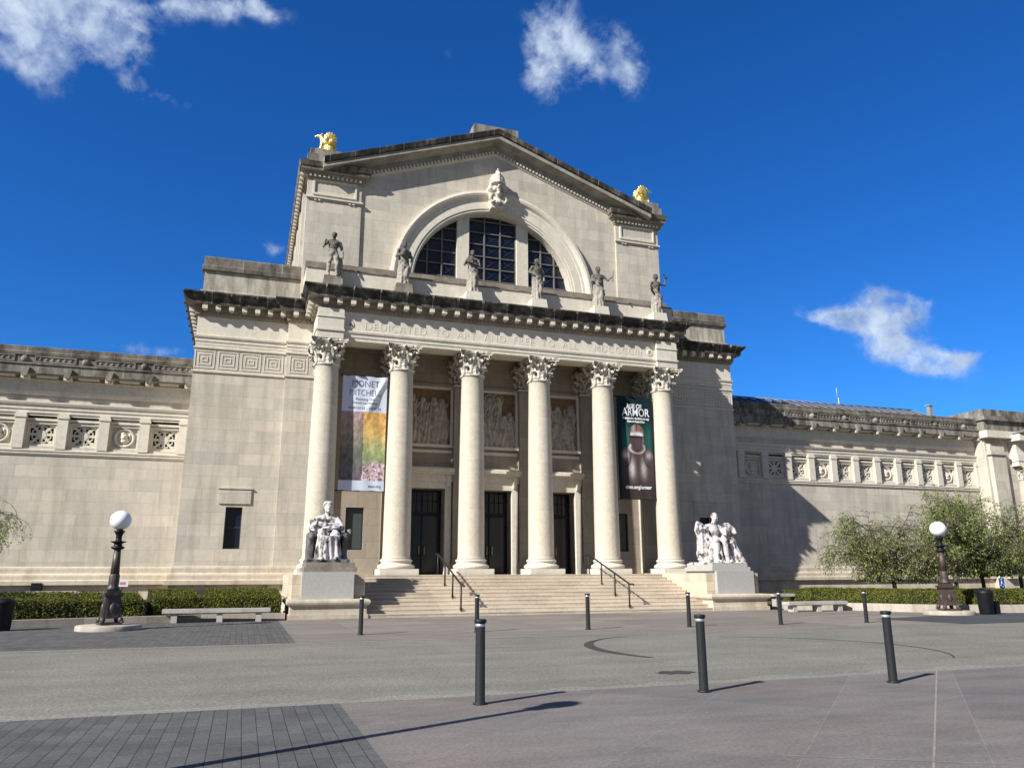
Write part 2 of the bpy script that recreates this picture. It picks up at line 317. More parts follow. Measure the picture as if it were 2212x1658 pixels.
# ------------------------------------------------------------------ mesh helpers
class MB:
    """collects faces; each face remembers the index of its material"""
    def __init__(s): s.v = []; s.f = []; s.m = []; s.sm = []
    def add(s, vs, fs, mi=0, smooth=False):
        o = len(s.v); s.v += [tuple(v) for v in vs]
        for f in fs: s.f.append([i+o for i in f]); s.m.append(mi); s.sm.append(smooth)
    def box(s, x0, x1, y0, y1, z0, z1, mi=0, skip=''):
        vs = [(x, y, z) for z in (z0, z1) for y in (y0, y1) for x in (x0, x1)]
        F = {'b': (0, 2, 3, 1), 't': (4, 5, 7, 6), 'f': (0, 1, 5, 4), 'k': (2, 6, 7, 3), 'l': (0, 4, 6, 2), 'r': (1, 3, 7, 5)}
        s.add(vs, [F[k] for k in F if k not in skip], mi)
    def obox(s, c, ax, ay, az, mi=0):          # oriented box: centre and half-axis vectors
        c = Vector(c); ax, ay, az = Vector(ax), Vector(ay), Vector(az)
        vs = [c+ax*i+ay*j+az*k for k in (-1, 1) for j in (-1, 1) for i in (-1, 1)]
        s.add(vs, [(0, 2, 3, 1), (4, 5, 7, 6), (0, 1, 5, 4), (2, 6, 7, 3), (0, 4, 6, 2), (1, 3, 7, 5)], mi)
    def frustum(s, cx, cy, z0, z1, w0, d0, w1, d1, mi=0):
        vs = [(cx+i*w/2, cy+j*d/2, z) for z, w, d in ((z0, w0, d0), (z1, w1, d1)) for j in (-1, 1) for i in (-1, 1)]
        s.add(vs, [(0, 2, 3, 1), (4, 5, 7, 6), (0, 1, 5, 4), (2, 6, 7, 3), (0, 4, 6, 2), (1, 3, 7, 5)], mi)
    def lathe(s, cx, cy, prof, n=32, mi=0, smooth=True, mod=None, caps=True):
        vs = []
        for r, z in prof:
            for i in range(n):
                a = 2*PI*i/n; rr = r*(mod(a, z) if mod else 1); vs.append((cx+rr*math.cos(a), cy+rr*math.sin(a), z))
        fs = [(k*n+i, k*n+(i+1) % n, (k+1)*n+(i+1) % n, (k+1)*n+i) for k in range(len(prof)-1) for i in range(n)]
        s.add(vs, fs, mi, smooth)
        if caps:
            o = len(s.v)-len(vs)
            s.f.append([o+i for i in range(n)][::-1]); s.m.append(mi); s.sm.append(False)
            s.f.append([o+(len(prof)-1)*n+i for i in range(n)]); s.m.append(mi); s.sm.append(False)
    def tube(s, pts, rad, n=8, mi=0, smooth=True, caps=True):
        pts = [Vector(p) for p in pts]
        if not isinstance(rad, (list, tuple)): rad = [rad]*len(pts)
        vs = []; up = None
        for i, p in enumerate(pts):
            t = (pts[min(i+1, len(pts)-1)]-pts[max(i-1, 0)])
            t = t.normalized() if t.length > 1e-9 else Vector((0, 0, 1))
            if up is None: up = Vector((0, 0, 1)) if abs(t.z) < .9 else Vector((0, 1, 0))
            a = t.cross(up); a = a.normalized() if a.length > 1e-6 else Vector((1, 0, 0)); b = a.cross(t); up = b if abs(t.dot(b)) < .99 else up
            for k in range(n):
                q = 2*PI*k/n; vs.append(p+(a*math.cos(q)+b*math.sin(q))*rad[i])
        fs = [(i*n+k, i*n+(k+1) % n, (i+1)*n+(k+1) % n, (i+1)*n+k) for i in range(len(pts)-1) for k in range(n)]
        s.add(vs, fs, mi, smooth)
        if caps:
            o = len(s.v)-len(vs)
            s.f.append([o+i for i in range(n)][::-1]); s.m.append(mi); s.sm.append(False)
            s.f.append([o+(len(pts)-1)*n+i for i in range(n)]); s.m.append(mi); s.sm.append(False)
    def ball(s, c, r, n=12, mi=0, rot=None):
        if not isinstance(r, (list, tuple)): r = (r, r, r)
        vs = []; m = n//2; c = Vector(c)
        for j in range(m+1):
            ph = PI*j/m
            for i in range(n):
                a = 2*PI*i/n; v = Vector((r[0]*math.sin(ph)*math.cos(a), r[1]*math.sin(ph)*math.sin(a), r[2]*math.cos(ph)))
                if rot: v = rot @ v
                vs.append(c+v)
        fs = [(j*n+i, (j+1)*n+i, (j+1)*n+(i+1) % n, j*n+(i+1) % n) for j in range(m) for i in range(n)]
        s.add(vs, fs, mi, True)
    def sweep(s, path, prof, closed=False, mits=None):
        """profile [(offset to the right of the path, z), ...] along a plan path, mitred at its corners; mits = material of each profile step"""
        P = [Vector(p) for p in path]; n = len(P); off = []
        for i in range(n):
            d0 = (P[i]-P[i-1]).normalized() if i else (P[1]-P[0]).normalized()
            d1 = (P[i+1]-P[i]).normalized() if i < n-1 else d0
            n0 = Vector((d0.y, -d0.x)); n1 = Vector((d1.y, -d1.x)); b = n0+n1
            off.append(b/(b.dot(n0)) if b.length > 1e-6 else n0)
        k = len(prof); vs = []
        for i in range(n):
            for o, z in prof: vs.append((P[i].x+off[i].x*o, P[i].y+off[i].y*o, z))
        for i in range(n-1):
            for j in range(k-1):
                s.add([vs[i*k+j], vs[(i+1)*k+j], vs[(i+1)*k+j+1], vs[i*k+j+1]], [(0, 1, 2, 3)], mits[j] if mits else 0)
        for i, fl in ((0, False), (n-1, True)):      # end caps
            s.add(vs[i*k:(i+1)*k], [list(range(k))[::-1] if fl else list(range(k))], mits[-1] if mits else 0)
    def wall(s, x0, x1, z0, z1, y, ops, depth=.3, mi=0, mr=None):
        """front face at y (facing -y) with rectangular openings (x0,x1,z0,z1) and their reveals"""
        xs = sorted({x0, x1} | {v for o in ops for v in o[:2]}); zs = sorted({z0, z1} | {v for o in ops for v in o[2:4]})
        for a, b in zip(xs, xs[1:]):
            for c, d in zip(zs, zs[1:]):
                if a < x0-1e-6 or b > x1+1e-6 or c < z0-1e-6 or d > z1+1e-6: continue
                mx, mz = (a+b)/2, (c+d)/2
                if any(o[0] < mx < o[1] and o[2] < mz < o[3] for o in ops): continue
                s.add([(a, y, c), (b, y, c), (b, y, d), (a, y, d)], [(0, 1, 2, 3)], mi)
        for a, b, c, d in ops:
            q = mi if mr is None else mr; e = y+depth
            s.add([(a, y, c), (a, e, c), (a, e, d), (a, y, d)], [(3, 2, 1, 0)], q); s.add([(b, y, c), (b, e, c), (b, e, d), (b, y, d)], [(0, 1, 2, 3)], q)
            s.add([(a, y, d), (b, y, d), (b, e, d), (a, e, d)], [(0, 1, 2, 3)], q); s.add([(a, y, c), (b, y, c), (b, e, c), (a, e, c)], [(3, 2, 1, 0)], q)
    def data(s, name, mats):
        me = bpy.data.meshes.new(name); me.from_pydata(s.v, [], s.f)
        for m in (mats if isinstance(mats, (list, tuple)) else [mats]): me.materials.append(M[m] if isinstance(m, str) else m)
        me.polygons.foreach_set('material_index', s.m); me.polygons.foreach_set('use_smooth', s.sm); me.update(); return me
    def build(s, name, mats, parent=None, loc=None, recalc=True):
        me = s.data(name, mats)
        if recalc:
            bm = bmesh.new(); bm.from_mesh(me); bmesh.ops.recalc_face_normals(bm, faces=bm.faces); bm.to_mesh(me); bm.free()
        return link(name, me, parent, loc)
def link(name, me, parent=None, loc=None):
    o = bpy.data.objects.new(name, me); COL.objects.link(o)
    if parent: o.parent = parent
    if loc: o.location = loc
    return o
def tag(o, label=None, cat=None, group=None, kind=None):
    for k, v in (('label', label), ('category', cat), ('group', group), ('kind', kind)):
        if v: o[k] = v
    return o
def thing(name, label, cat, loc=(0, 0, 0), group=None, rz=0):
    o = bpy.data.objects.new(name, None); COL.objects.link(o); o.location = loc; o.rotation_euler = (0, 0, rz); o.empty_display_size = .2
    return tag(o, label, cat, group)
def dup(root, loc, label, rz=0, sc=None):
    r = root.copy(); COL.objects.link(r); r.location = loc; r.rotation_euler = (0, 0, rz); r['label'] = label
    if sc: r.scale = sc
    for ch in list(root.children):
        c = ch.copy(); COL.objects.link(c); c.parent = r
        for g in ch.children:
            d = g.copy(); COL.objects.link(d); d.parent = c
    return r
def text(name, body, size, loc, mt, parent=None, ext=.01, align='CENTER', width=None, bold=0.0, flat=False, spacing=1.0, drape=None):
    cu = bpy.data.curves.new(name, 'FONT'); cu.body = body; cu.size = size; cu.extrude = ext; cu.align_x = align; cu.offset = bold; cu.space_character = spacing
    o = bpy.data.objects.new(name+'_tmp', cu); COL.objects.link(o)
    bpy.context.view_layer.update()
    me = bpy.data.meshes.new_from_object(o.evaluated_get(bpy.context.evaluated_depsgraph_get()))
    bpy.data.objects.remove(o); bpy.data.curves.remove(cu)
    xs = [v.co.x for v in me.vertices]; k = (width/(max(xs)-min(xs))) if width else 1
    for v in me.vertices: v.co = Vector((v.co.x*k, -v.co.z, v.co.y))
    if drape:
        for v in me.vertices: v.co.y = drape(v.co.x+loc[0], v.co.z+loc[2])-.008-loc[1]
    me.materials.clear(); me.materials.append(M[mt]); me.name = name
    return link(name, me, parent, loc)
def fused(mb, voxel, smooth=2, disp=0.0, dsc=.2, seed=0):
    """the union of all the volumes as one continuous surface"""
    me = mb.data('tmp', []); o = bpy.data.objects.new('tmp', me); COL.objects.link(o)
    md = o.modifiers.new('r', 'REMESH'); md.mode = 'VOXEL'; md.voxel_size = voxel; md.use_smooth_shade = True
    if smooth:
        sm = o.modifiers.new('s', 'SMOOTH'); sm.factor = .5; sm.iterations = smooth
    bpy.context.view_layer.update()
    r = bpy.data.meshes.new_from_object(o.evaluated_get(bpy.context.evaluated_depsgraph_get()))
    bpy.data.objects.remove(o); bpy.data.meshes.remove(me)
    if disp:
        from mathutils import noise as nz
        nor = [v.normal.copy() for v in r.vertices]
        for v, n in zip(r.vertices, nor):
            q = v.co/dsc+Vector((seed, 0, 0)); v.co += n*disp*nz.noise(q)
    r.update(); return r
def fused_obj(name, mb, mt, parent, voxel, smooth=2, disp=0, dsc=.2, seed=0):
    me = fused(mb, voxel, smooth, disp, dsc, seed); me.materials.clear(); me.materials.append(M[mt]); me.name = name
    for p in me.polygons: p.use_smooth = True
    return link(name, me, parent)
# ------------------------------------------------------------------ the ground
def sheet(name, pts, z, mt, kind='structure', parent=None):
    b = MB(); b.add([(x, y, z) for x, y in pts], [list(range(len(pts)))]); o = b.build(name, mt, parent, recalc=False)
    if kind: o['kind'] = kind
    return o
def rect(x0, x1, y0, y1): return [(x0, y0), (x1, y0), (x1, y1), (x0, y1)]
sheet('ground', rect(-2500, 2500, -2500, 2500), -.012, 'field')
road = sheet('road', rect(-160, 160, -26.15, -16.45), -.006, 'asphalt')
# ragged pale edge of the asphalt where aggregate shows
rnd = random.Random(3)
def ragged(y0, y1, x0, x1, j, step=.35):
    n = int((x1-x0)/step); a = [(x0+i*step, y0) for i in range(n+1)]; b = [(x0+i*step, y1+rnd.uniform(-j, j)) for i in range(n+1)]
    return a+b[::-1]
sheet('road_edge', ragged(-26.15, -25.8, -60, 60, .2), -.002, 'asphalt_edge')
sheet('road_edge', ragged(-16.75, -16.45, -60, 60, .02), -.002, 'asphalt_edge')
sheet('plaza', rect(-10.9, 60, -60, -26.15), .0, 'plaza')
sheet('pavement', rect(-80, -10.9, -60, -26.15), .0, 'pavers')
sheet('plaza', rect(-10.85, 60, -16.45, 8), .0, 'plaza_far')
sheet('pavement', rect(-80, -10.85, -16.45, 8), .0, 'pavers')
sheet('pavement', [(11.2, -16.9), (60, -16.9), (60, -9.3), (16.2, -9.3), (14.5, -12.4), (9.4, -13.6), (10.0, -16.9)], .004, 'asphalt_dark')
# pale saw-cut joints in the near slabs
def strip(p, q, w, z, mt, name='pavement_joint'):
    p, q = Vector(p), Vector(q); n = (q-p).normalized(); n = Vector((-n.y, n.x))*w/2
    return sheet(name, [tuple(p-n), tuple(q-n), tuple(q+n), tuple(p+n)], z, mt)
strip((-1.06, -26.2), (-8.2, -32.9), .022, .003, 'kerb'); strip((-7.42, -30.56), (-4.2, -32.4), .018, .003, 'kerb')
# tyre scuffs and an oil stain on the road
def arc(cx, cy, rx, ry, a0, a1, w0, w1, n=40):
    b = MB(); vs = []
    for i in range(n+1):
        t = i/n; a = R(a0+(a1-a0)*t); w = (w0+(w1-w0)*t)/2*(.35+.65*math.sin(PI*min(max(t, .02), .98)))
        c = Vector((cx+rx*math.cos(a), cy+ry*math.sin(a))); d = Vector((math.cos(a)*ry, math.sin(a)*rx)).normalized()
        vs += [(c.x-d.x*w, c.y-d.y*w, -.002), (c.x+d.x*w, c.y+d.y*w, -.002)]
    b.add(vs, [(2*i, 2*i+1, 2*i+3, 2*i+2) for i in range(n)]); o = b.build('skid_mark', 'skid', None, recalc=False); o['kind'] = 'structure'
arc(-1.6, -21.0, 3.1, 3.6, 205, 100, .42, .04); arc(-1.0, -22.0, 3.2, 3.4, 78, -50, .07, .10)
b = MB(); b.add([(-5.2+.33*math.cos(i*PI/10)*(1+.25*math.sin(3*i)), -24.8+.22*math.sin(i*PI/10)*(1+.3*math.cos(2*i)), -.001) for i in range(20)], [list(range(20))])
b.build('oil_stain', 'skid', None, recalc=False)['kind'] = 'structure'
# ------------------------------------------------------------------ the museum
MUS = thing('museum_building', 'pale limestone museum with six column portico, arched gable window and long side wings', 'museum')
FL = 1.6
colx = [3.63*(i-2.5) for i in range(6)]
# --- plan paths
BODY = [(-15.2, 14), (-15.2, 2.3), (-10.9, 2.3), (-10.9, 2.0), (-9.68, 2.0)]
ENT = BODY+[(-9.68, -.55), (9.68, -.55)]+[(-x, y) for x, y in BODY[::-1]]
# --- flanking blocks: front walls
for s in (-1, 1):
    b = MB(); X = lambda a, c: (min(s*a, s*c), max(s*a, s*c))
    x0, x1 = X(10.9, 15.2); w0, w1 = X(12.43, 13.18)
    b.wall(x0, x1, 0, 12.57, 2.3, [(w0, w1, 2.8, 4.74)], .35)
    x0, x1 = X(8.55, 10.9); b.wall(x0, x1, 0, 12.57, 2.0, [])
    b.add([(s*10.9, 2.0, 0), (s*10.9, 2.3, 0), (s*10.9, 2.3, 12.57), (s*10.9, 2.0, 12.57)], [(0, 1, 2, 3)])
    b.add([(s*15.2, 2.3, 0), (s*15.2, 14, 0), (s*15.2, 14, 15), (s*15.2, 2.3, 15)], [(0, 1, 2, 3)])
    b.add([(s*8.55, 2.0, 0), (s*8.55, 2.6, 0), (s*8.55, 2.6, 13), (s*8.55, 2.0, 13)], [(0, 1, 2, 3)])
    b.build('wall', 'wall', MUS)
for s in (-1, 1):
    w0, w1 = sorted((s*12.43, s*13.18)); c = (w0+w1)/2
    f = MB()
    for a, d in ((w0, w0+.04), (w1-.04, w1)): f.box(a, d, 2.5, 2.56, 2.8, 4.74)
    for a, d in ((2.8, 2.84), (4.70, 4.74), (3.78, 3.81)): f.box(w0+.04, w1-.04, 2.5, 2.56, a, d)
    f = f.build('window', 'shutter', MUS)
    p = MB(); p.add([(w0, 2.53, 2.8), (w1, 2.53, 2.8), (w1, 2.53, 4.74), (w0, 2.53, 4.74)], [(0, 1, 2, 3)]); p.build('pane', 'glass', f, recalc=False)
    f = MB(); f.box(c-.72, c+.72, 2.24, 2.32, 4.89, 5.58); f.box(c-.78, c+.78, 2.2, 2.32, 5.58, 5.63); f.build('lintel_slab', 'hall', MUS)
# --- base moulding round blocks and wings
BASEP = [(-48, 5), (-15.2, 5), (-15.2, 2.3), (-10.9, 2.3), (-10.9, 2.0), (-8.5, 2.0)]
prof = [(0, 2.02), (.06, 1.99), (.08, 1.92), (.08, 1.72), (.2, 1.66), (.22, 1.6), (.22, 1.42), (.34, 1.38), (.34, 1.2), (.15, 1.17), (.15, 0)]
b = MB(); b.sweep(BASEP, prof); b.build('base_moulding', 'plinth', MUS); b = MB(); b.sweep([(-x, y) for x, y in BASEP[::-1] if abs(x) < 40][:-1]+[(15.2, 5), (37.2, 5)], prof)
b.build('base_moulding', 'plinth', MUS)
# --- panel band with nested square coffers
def coffer(b, x0, x1, z0, z1, y, n=3, d=.015, facing=-1):
    w = x1-x0
    for k in range(n):
        i = k*w*.17; t = w*.06; yy = y-.006
        a, c, e, g = x0+i, x1-i, z0+i, z1-i
        b.box(a, c, yy-d, yy, e, e+t); b.box(a, c, yy-d, yy, g-t, g); b.box(a, a+t, yy-d, yy, e+t, g-t); b.box(c-t, c, yy-d, yy, e+t, g-t)
for s in (-1, 1):
    for k in range(4):
        c = s*(11.5+k*1.07); b = MB(); coffer(b, c-.47, c+.47, 11.38, 12.28, 2.3); b.build('coffered_panel', 'trim', MUS)
    b = MB(); coffer(b, s*10.3-.45, s*10.3+.45, 11.38, 12.28, 2.0); b.build('coffered_panel', 'trim', MUS)
for s in (-1, 1):
    P = [(-15.2, 5), (-15.2, 2.3), (-10.9, 2.3), (-10.9, 2.0), (-8.55, 2.0)]
    if s > 0: P = [(-x, y) for x, y in P[::-1]]
    for z in (11.2, 12.4):
        b = MB(); b.sweep(P, [(-.01, z-.05), (.05, z-.04), (.07, z+.02), (.05, z+.05), (-.01, z+.06)]); b.build('string_course', 'trim', MUS)
# --- entablature: architrave fasciae, frieze, dentils, modillions, corona
b = MB()
EA = ENT
pa = [(0, 12.56), (.0, 12.72), (.03, 12.73), (.03, 12.9), (.08, 12.93), (.1, 13.02), (.0, 13.06), (0, 14.02)]
b.sweep(EA, [(-.05, 12.55)]+pa+[(-.05, 14.02)])
b.build('frieze', 'trim', MUS)
# the lower faces of the architrave over the porch
b = MB()
b.box(-9.66, 9.66, -.53, .53, 12.565, 13.0); 
for s in (-1, 1):
    x0, x1 = sorted((s*8.52, s*9.66)); b.box(x0, x1, .53, 2.2, 12.566, 13.0)
b.build('architrave', 'trim', MUS)
b = MB(); b.box(-8.52, 8.52, .53, 2.4, 12.86, 13.2)
for x in colx[1:-1]: b.box(x-.5, x+.5, .53, 2.3, 12.6, 12.85)
for i in range(5):
    xa, xb = colx[i]+.55, colx[i+1]-.55
    for t in (0, 1): b.box(xa+.1, xb-.1, .75+t*1.1, .9+t*1.1, 12.74, 12.87)
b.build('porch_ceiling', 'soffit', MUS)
# raised end blocks of the frieze above the outer columns, lit on their returns
for s in (-1, 1):
    b = MB(); x0, x1 = sorted((s*8.45, s*9.69)); b.box(x0, x1, -.75, -.5, 12.56, 14.05, 0); b.box(x0-.04, x1+.04, -.81, -.5, 12.93, 13.03, 0); b.box(x0-.03, x1+.03, -.79, -.5, 13.6, 13.66, 0)
    b.build('frieze_block', 'trim', MUS)
# dentils and modillions by path segment
cor = MB()
prof = [(0, 14.0), (.05, 14.02), (.05, 14.06), (.1, 14.08), (.1, 14.24), (.16, 14.26), (.16, 14.54), (.48, 14.55), (.48, 14.53), (.5, 14.53), (.5, 14.74), (.56, 14.79), (.66, 14.9), (.74, 15.0), (.74, 15.07), (.3, 15.12), (-.3, 15.14)]
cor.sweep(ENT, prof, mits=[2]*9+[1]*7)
for p, q in zip(ENT, ENT[1:]):
    p, q = Vector(p), Vector(q); d = (q-p); L = d.length; d.normalize(); n = Vector((d.y, -d.x))
    if L < 1: continue
    k = int(L/.2)
    for i in range(k):
        c = p+d*((i+.5)*L/k)+n*.125; cor.obox((c.x, c.y, 14.16), d.to_3d()*.055, n.to_3d()*.035, (0, 0, .065), 2)
    k = max(2, round(L/.64))
    for i in range(k):
        c = p+d*((i+.5)*L/k)+n*.3; t3, n3 = d.to_3d(), n.to_3d()
        cor.obox((c.x, c.y, 14.41), t3*.12, n3*.15, (0, 0, .13), 0); cor.obox((c.x-n.x*.05, c.y-n.y*.05, 14.265), t3*.09, n3*.08, (0, 0, .02), 0)
        e = p+d*((i+.5)*L/k)+n*.72
        if i % 2 == 0: cor.ball((e.x, e.y, 14.97), (.1, .1, .12), 8, 1)     # lion masks along the gutter
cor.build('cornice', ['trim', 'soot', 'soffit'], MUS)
# roofs of portico and blocks (seen only from above)
b = MB(); b.box(-9.7, 9.7, -.3, 2.3, 14.9, 15.1); b.box(-15.1, -9.7, 2.5, 14, 14.9, 15.1); b.box(9.7, 15.1, 2.5, 14, 14.9, 15.1); b.build('roof', 'coping', MUS)
text('inscription', 'DEDICATED  TO  ART  AND  FREE  TO  ALL  ·  MDCCCCIII', .55, (0.1, -.552, 13.17), 'trim', MUS, .009, width=15.0, bold=-.006, spacing=1.15)
for s in (-1, 1):
    b = MB(); 
    for r0 in (.2, .1): b.lathe(0, 0, [(r0, 0), (r0*.8, .03), (r0*.6, .03), (r0*.5, 0)], 16)
    o = b.build('rosette', 'trim', MUS, (s*8.12, -.552, 13.38)); o.rotation_euler = (R(90), 0, 0)
# --- columns
def capital_mesh(sq=False):
    b = MB()
    b.lathe(0, 0, [(.60, 0), (.64, .03), (.64, .08), (.58, .11), (.55, .13)], 32)          # astragal
    b.lathe(0, 0, [(.55, .12), (.53, .3), (.53, .6), (.56, .85), (.66, 1.05), (.72, 1.08)], 24)
    def leaf(a, z0, h, r0, out, w):
        ca, sa = math.cos(a), math.sin(a); st = []
        for t, rr, zz, ww in ((0, .0, 0, .8), (.3, .02, .3, 1.0), (.6, .05, .62, 1.0), (.82, .45, .9, .85), (.95, .85, 1.0, .62), (1, 1.05, .9, .4), (1.0, .95, .8, .18)):
            r = r0+out*rr; z = z0+h*zz; st.append((r, z, w*ww))
        vs = []
        for r, z, ww in st:
            for k, dr in ((-1, -.05), (-.5, .0), (0, .035), (.5, .0), (1, -.05)):
                rr = r+dr; vs.append((ca*rr-sa*k*ww, sa*rr+ca*k*ww, z))
        n = len(st); fs = [(i*5+j, i*5+j+1, (i+1)*5+j+1, (i+1)*5+j) for i in range(n-1) for j in range(4)]
        b.add(vs, fs, 0, False)
        b.add([(x-ca*.05, y-sa*.05, z) for x, y, z in vs], [f[::-1] for f in fs], 0, False)
        for i in range(n-1):
            for j in (0, 4):
                p = i*5+j; q = (i+1)*5+j
                b.add([vs[p], vs[q], (vs[q][0]-ca*.05, vs[q][1]-sa*.05, vs[q][2]), (vs[p][0]-ca*.05, vs[p][1]-sa*.05, vs[p][2])], [(0, 1, 2, 3)])
    for i in range(8): leaf(2*PI*i/8, .1, .42, .57, .2, .15)
    for i in range(8): leaf(2*PI*(i+.5)/8, .14, .72, .56, .26, .15)
    for i in range(4):                                   # corner volutes and inner helices
        a = PI/4+i*PI/2
        for off, s0 in ((.13, 1), (-.13, -1)):
            pts = []
            for t in range(15):
                u = t/14
                if u < .5: r = .56+(.36*(u/.5)**1.6); z = .62+.46*(u/.5); aa = a+off*2.2*(1-u/.5)+off*.35
                else:
                    q = (u-.5)/.5*2*PI*1.1; rr = .11*(1-.55*(u-.5)/.5); r = .92+math.sin(q)*rr*.9; z = .97+math.cos(q)*rr; aa = a+off*.35
                pts.append((r*math.cos(aa), r*math.sin(aa), z))
            b.tube(pts, [.05]*9+[.045]*6, 6)
        a2 = i*PI/2
        for s0 in (-1, 1):
            pts = []
            for t in range(12):
                u = t/11
                if u < .6: aa = a2+s0*(.36-.18*u/.6); r = .57+.1*u; z = .66+.3*u/.6
                else:
                    q = (u-.6)/.4*2*PI; aa = a2+s0*(.18-.05*math.sin(q)*1.0); r = .66; z = .9+.06*math.cos(q)
                pts.append((r*math.cos(aa), r*math.sin(aa), z))
            b.tube(pts, .028, 5)
        b.ball((.76*math.cos(a2), .76*math.sin(a2), 1.17), (.1, .1, .1), 8)
    # abacus with hollowed sides
    pl = []
    for i in range(4):
        for t in range(9):
            u = -1+2*t/8; d = .70+.16*u*u; x, y = d, u*.84
            ca, sa = math.cos(i*PI/2), math.sin(i*PI/2); pl.append((ca*x-sa*y, sa*x+ca*y))
    for z0, z1, k in ((1.08, 1.16, .96), (1.16, 1.265, 1.02)):
        n = len(pl); vs = [(x*k, y*k, z0) for x, y in pl]+[(x*k, y*k, z1) for x, y in pl]
        b.add(vs, [(i, (i+1) % n, n+(i+1) % n, n+i) for i in range(n)]+[list(range(n))[::-1], list(range(n, 2*n))])
    return b
capm = capital_mesh().data('capital', 'capital')
sh = MB(); n = 14; pr_ = [(.70, 2.31), (.66, 2.36), (.645, 2.45)]
for i in range(1, n+1):
    t = i/n; pr_.append((.645-.09*t**1.7, 2.45+(11.22-2.45)*t))
pr_ += [(.565, 11.25), (.585, 11.29)]
sh.lathe(0, 0, pr_, 40); shm = sh.data('column', 'column')
bs = MB(); bs.box(-.9, .9, -.9, .9, FL, 1.86)
tor = lambda r, z, h: [(r+h*math.cos(a)*.9, z+h*math.sin(a)) for a in [R(-90+22.5*i) for i in range(9)]]
bs.lathe(0, 0, [(.6, 1.855)]+tor(.78, 1.96, .1)+[(.76, 2.08), (.70, 2.12), (.70, 2.17)]+tor(.70, 2.24, .06)+[(.66, 2.32)], 40)
bsm = bs.data('column_base', 'trim')
for x in colx:
    c = link('column', shm, MUS, (x, 0, 0)); link('capital', capm, c, (0, 0, 11.29)); link('column_base', bsm, c)
# pilasters on the back wall
for x in colx:
    b = MB(); b.box(x-.43, x+.43, 1.93, 2.3, 2.2, 11.3); b.box(x-.52, x+.52, 1.84, 2.3, FL, 1.9); b.box(x-.48, x+.48, 1.88, 2.3, 1.9, 2.2)
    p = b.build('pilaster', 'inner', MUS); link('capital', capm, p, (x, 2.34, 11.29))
# --- back wall of the porch with doors, windows and reliefs
doors = (-3.63, 0, 3.63)
ops = [(d-1.0, d+1.0, FL, 5.9) for d in doors]+[(-7.6, -6.72, 2.8, 4.85), (6.96, 7.84, 2.8, 4.85)]+[(d-1.28, d+1.28, 8.2, 11.15) for d in doors]
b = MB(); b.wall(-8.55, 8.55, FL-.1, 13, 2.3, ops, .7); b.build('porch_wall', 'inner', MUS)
for c in (-7.16, 7.4):
    f = MB(); w0, w1 = c-.44, c+.44
    for a, d in ((w0, w0+.05), (w1-.05, w1)): f.box(a, d, 2.42, 2.5, 2.8, 4.85)
    for a, d in ((2.8, 2.85), (4.8, 4.85)): f.box(w0+.05, w1-.05, 2.42, 2.5, a, d)
    f = f.build('window', 'dark', MUS)
    p = MB(); p.add([(w0, 2.48, 2.8), (w1, 2.48, 2.8), (w1, 2.48, 4.85), (w0, 2.48, 4.85)], [(0, 1, 2, 3)]); p.build('pane', 'shutter', f, recalc=False)
for d in doors:
    b = MB()                                             # stone surround and bracketed cornice
    for s in (-1, 1):
        x0, x1 = sorted((d+s*1.0, d+s*1.32)); b.box(x0, x1, 2.1, 2.32, FL, 6.25); b.box(x0+.05, x1-.05, 2.0, 2.09, 6.0, 6.6)
    b.box(d-1.0, d+1.0, 2.12, 2.32, 5.9, 6.25)
    b.box(d-1.38, d+1.38, 2.06, 2.32, 6.25, 6.62); b.box(d-1.4, d+1.4, 1.86, 2.32, 6.62, 6.74); b.box(d-1.42, d+1.42, 1.76, 2.32, 6.74, 6.88); b.box(d-1.4, d+1.4, 1.84, 2.32, 6.88, 6.96)
    b.box(d-1.36, d+1.36, 2.2, 2.32, 7.75, 7.9); b.box(d-1.36, d+1.36, 2.16, 2.32, 8.05, 8.2)
    for s in (-1, 1):
        x0, x1 = sorted((d+s*1.25, d+s*1.37)); b.box(x0, x1, 2.2, 2.32, 8.2, 11.28)
    b.box(d-1.25, d+1.25, 2.2, 2.32, 11.15, 11.28)
    b.build('door_surround', 'trim', MUS)
    f = MB(); y = 2.95
    for a, c in ((-1.0, -.92), (.92, 1.0), (-.03, .03)): f.box(d+a, d+c, y, y+.1, FL, 5.9)
    f.box(d-0.92, d-.03, y, y+.1, 4.55, 4.75); f.box(d+.03, d+0.92, y, y+.1, 4.55, 4.75)
    for s in (-1, 1):
        for z in (1.6, 5.8): 
            x0, x1 = sorted((d+s*.03, d+s*0.92)); f.box(x0, x1, y, y+.1, z, z+.1)
        for xx in (.3, .55, .8): f.box(d+s*xx-.015, d+s*xx+.015, y+.02, y+.06, 4.75, 5.9)
        f.box(*sorted((d+s*.03, d+s*0.92)), y+.02, y+.06, 5.3, 5.34)
    f = f.build('door', 'dark', MUS)
    p = MB(); p.add([(d-1.0, y+.06, FL), (d+1.0, y+.06, FL), (d+1.0, y+.06, 5.9), (d-1.0, y+.06, 5.9)], [(0, 1, 2, 3)]); p.build('pane', 'doorglass', f, recalc=False)
    for s in (-1, 1):
        h = MB(); h.tube([(d+s*.14, y, 2.55), (d+s*.14, y-.07, 2.6), (d+s*.14, y-.07, 3.0), (d+s*.14, y, 3.05)], .022, 6); h.build('door_handle', 'brass', f)
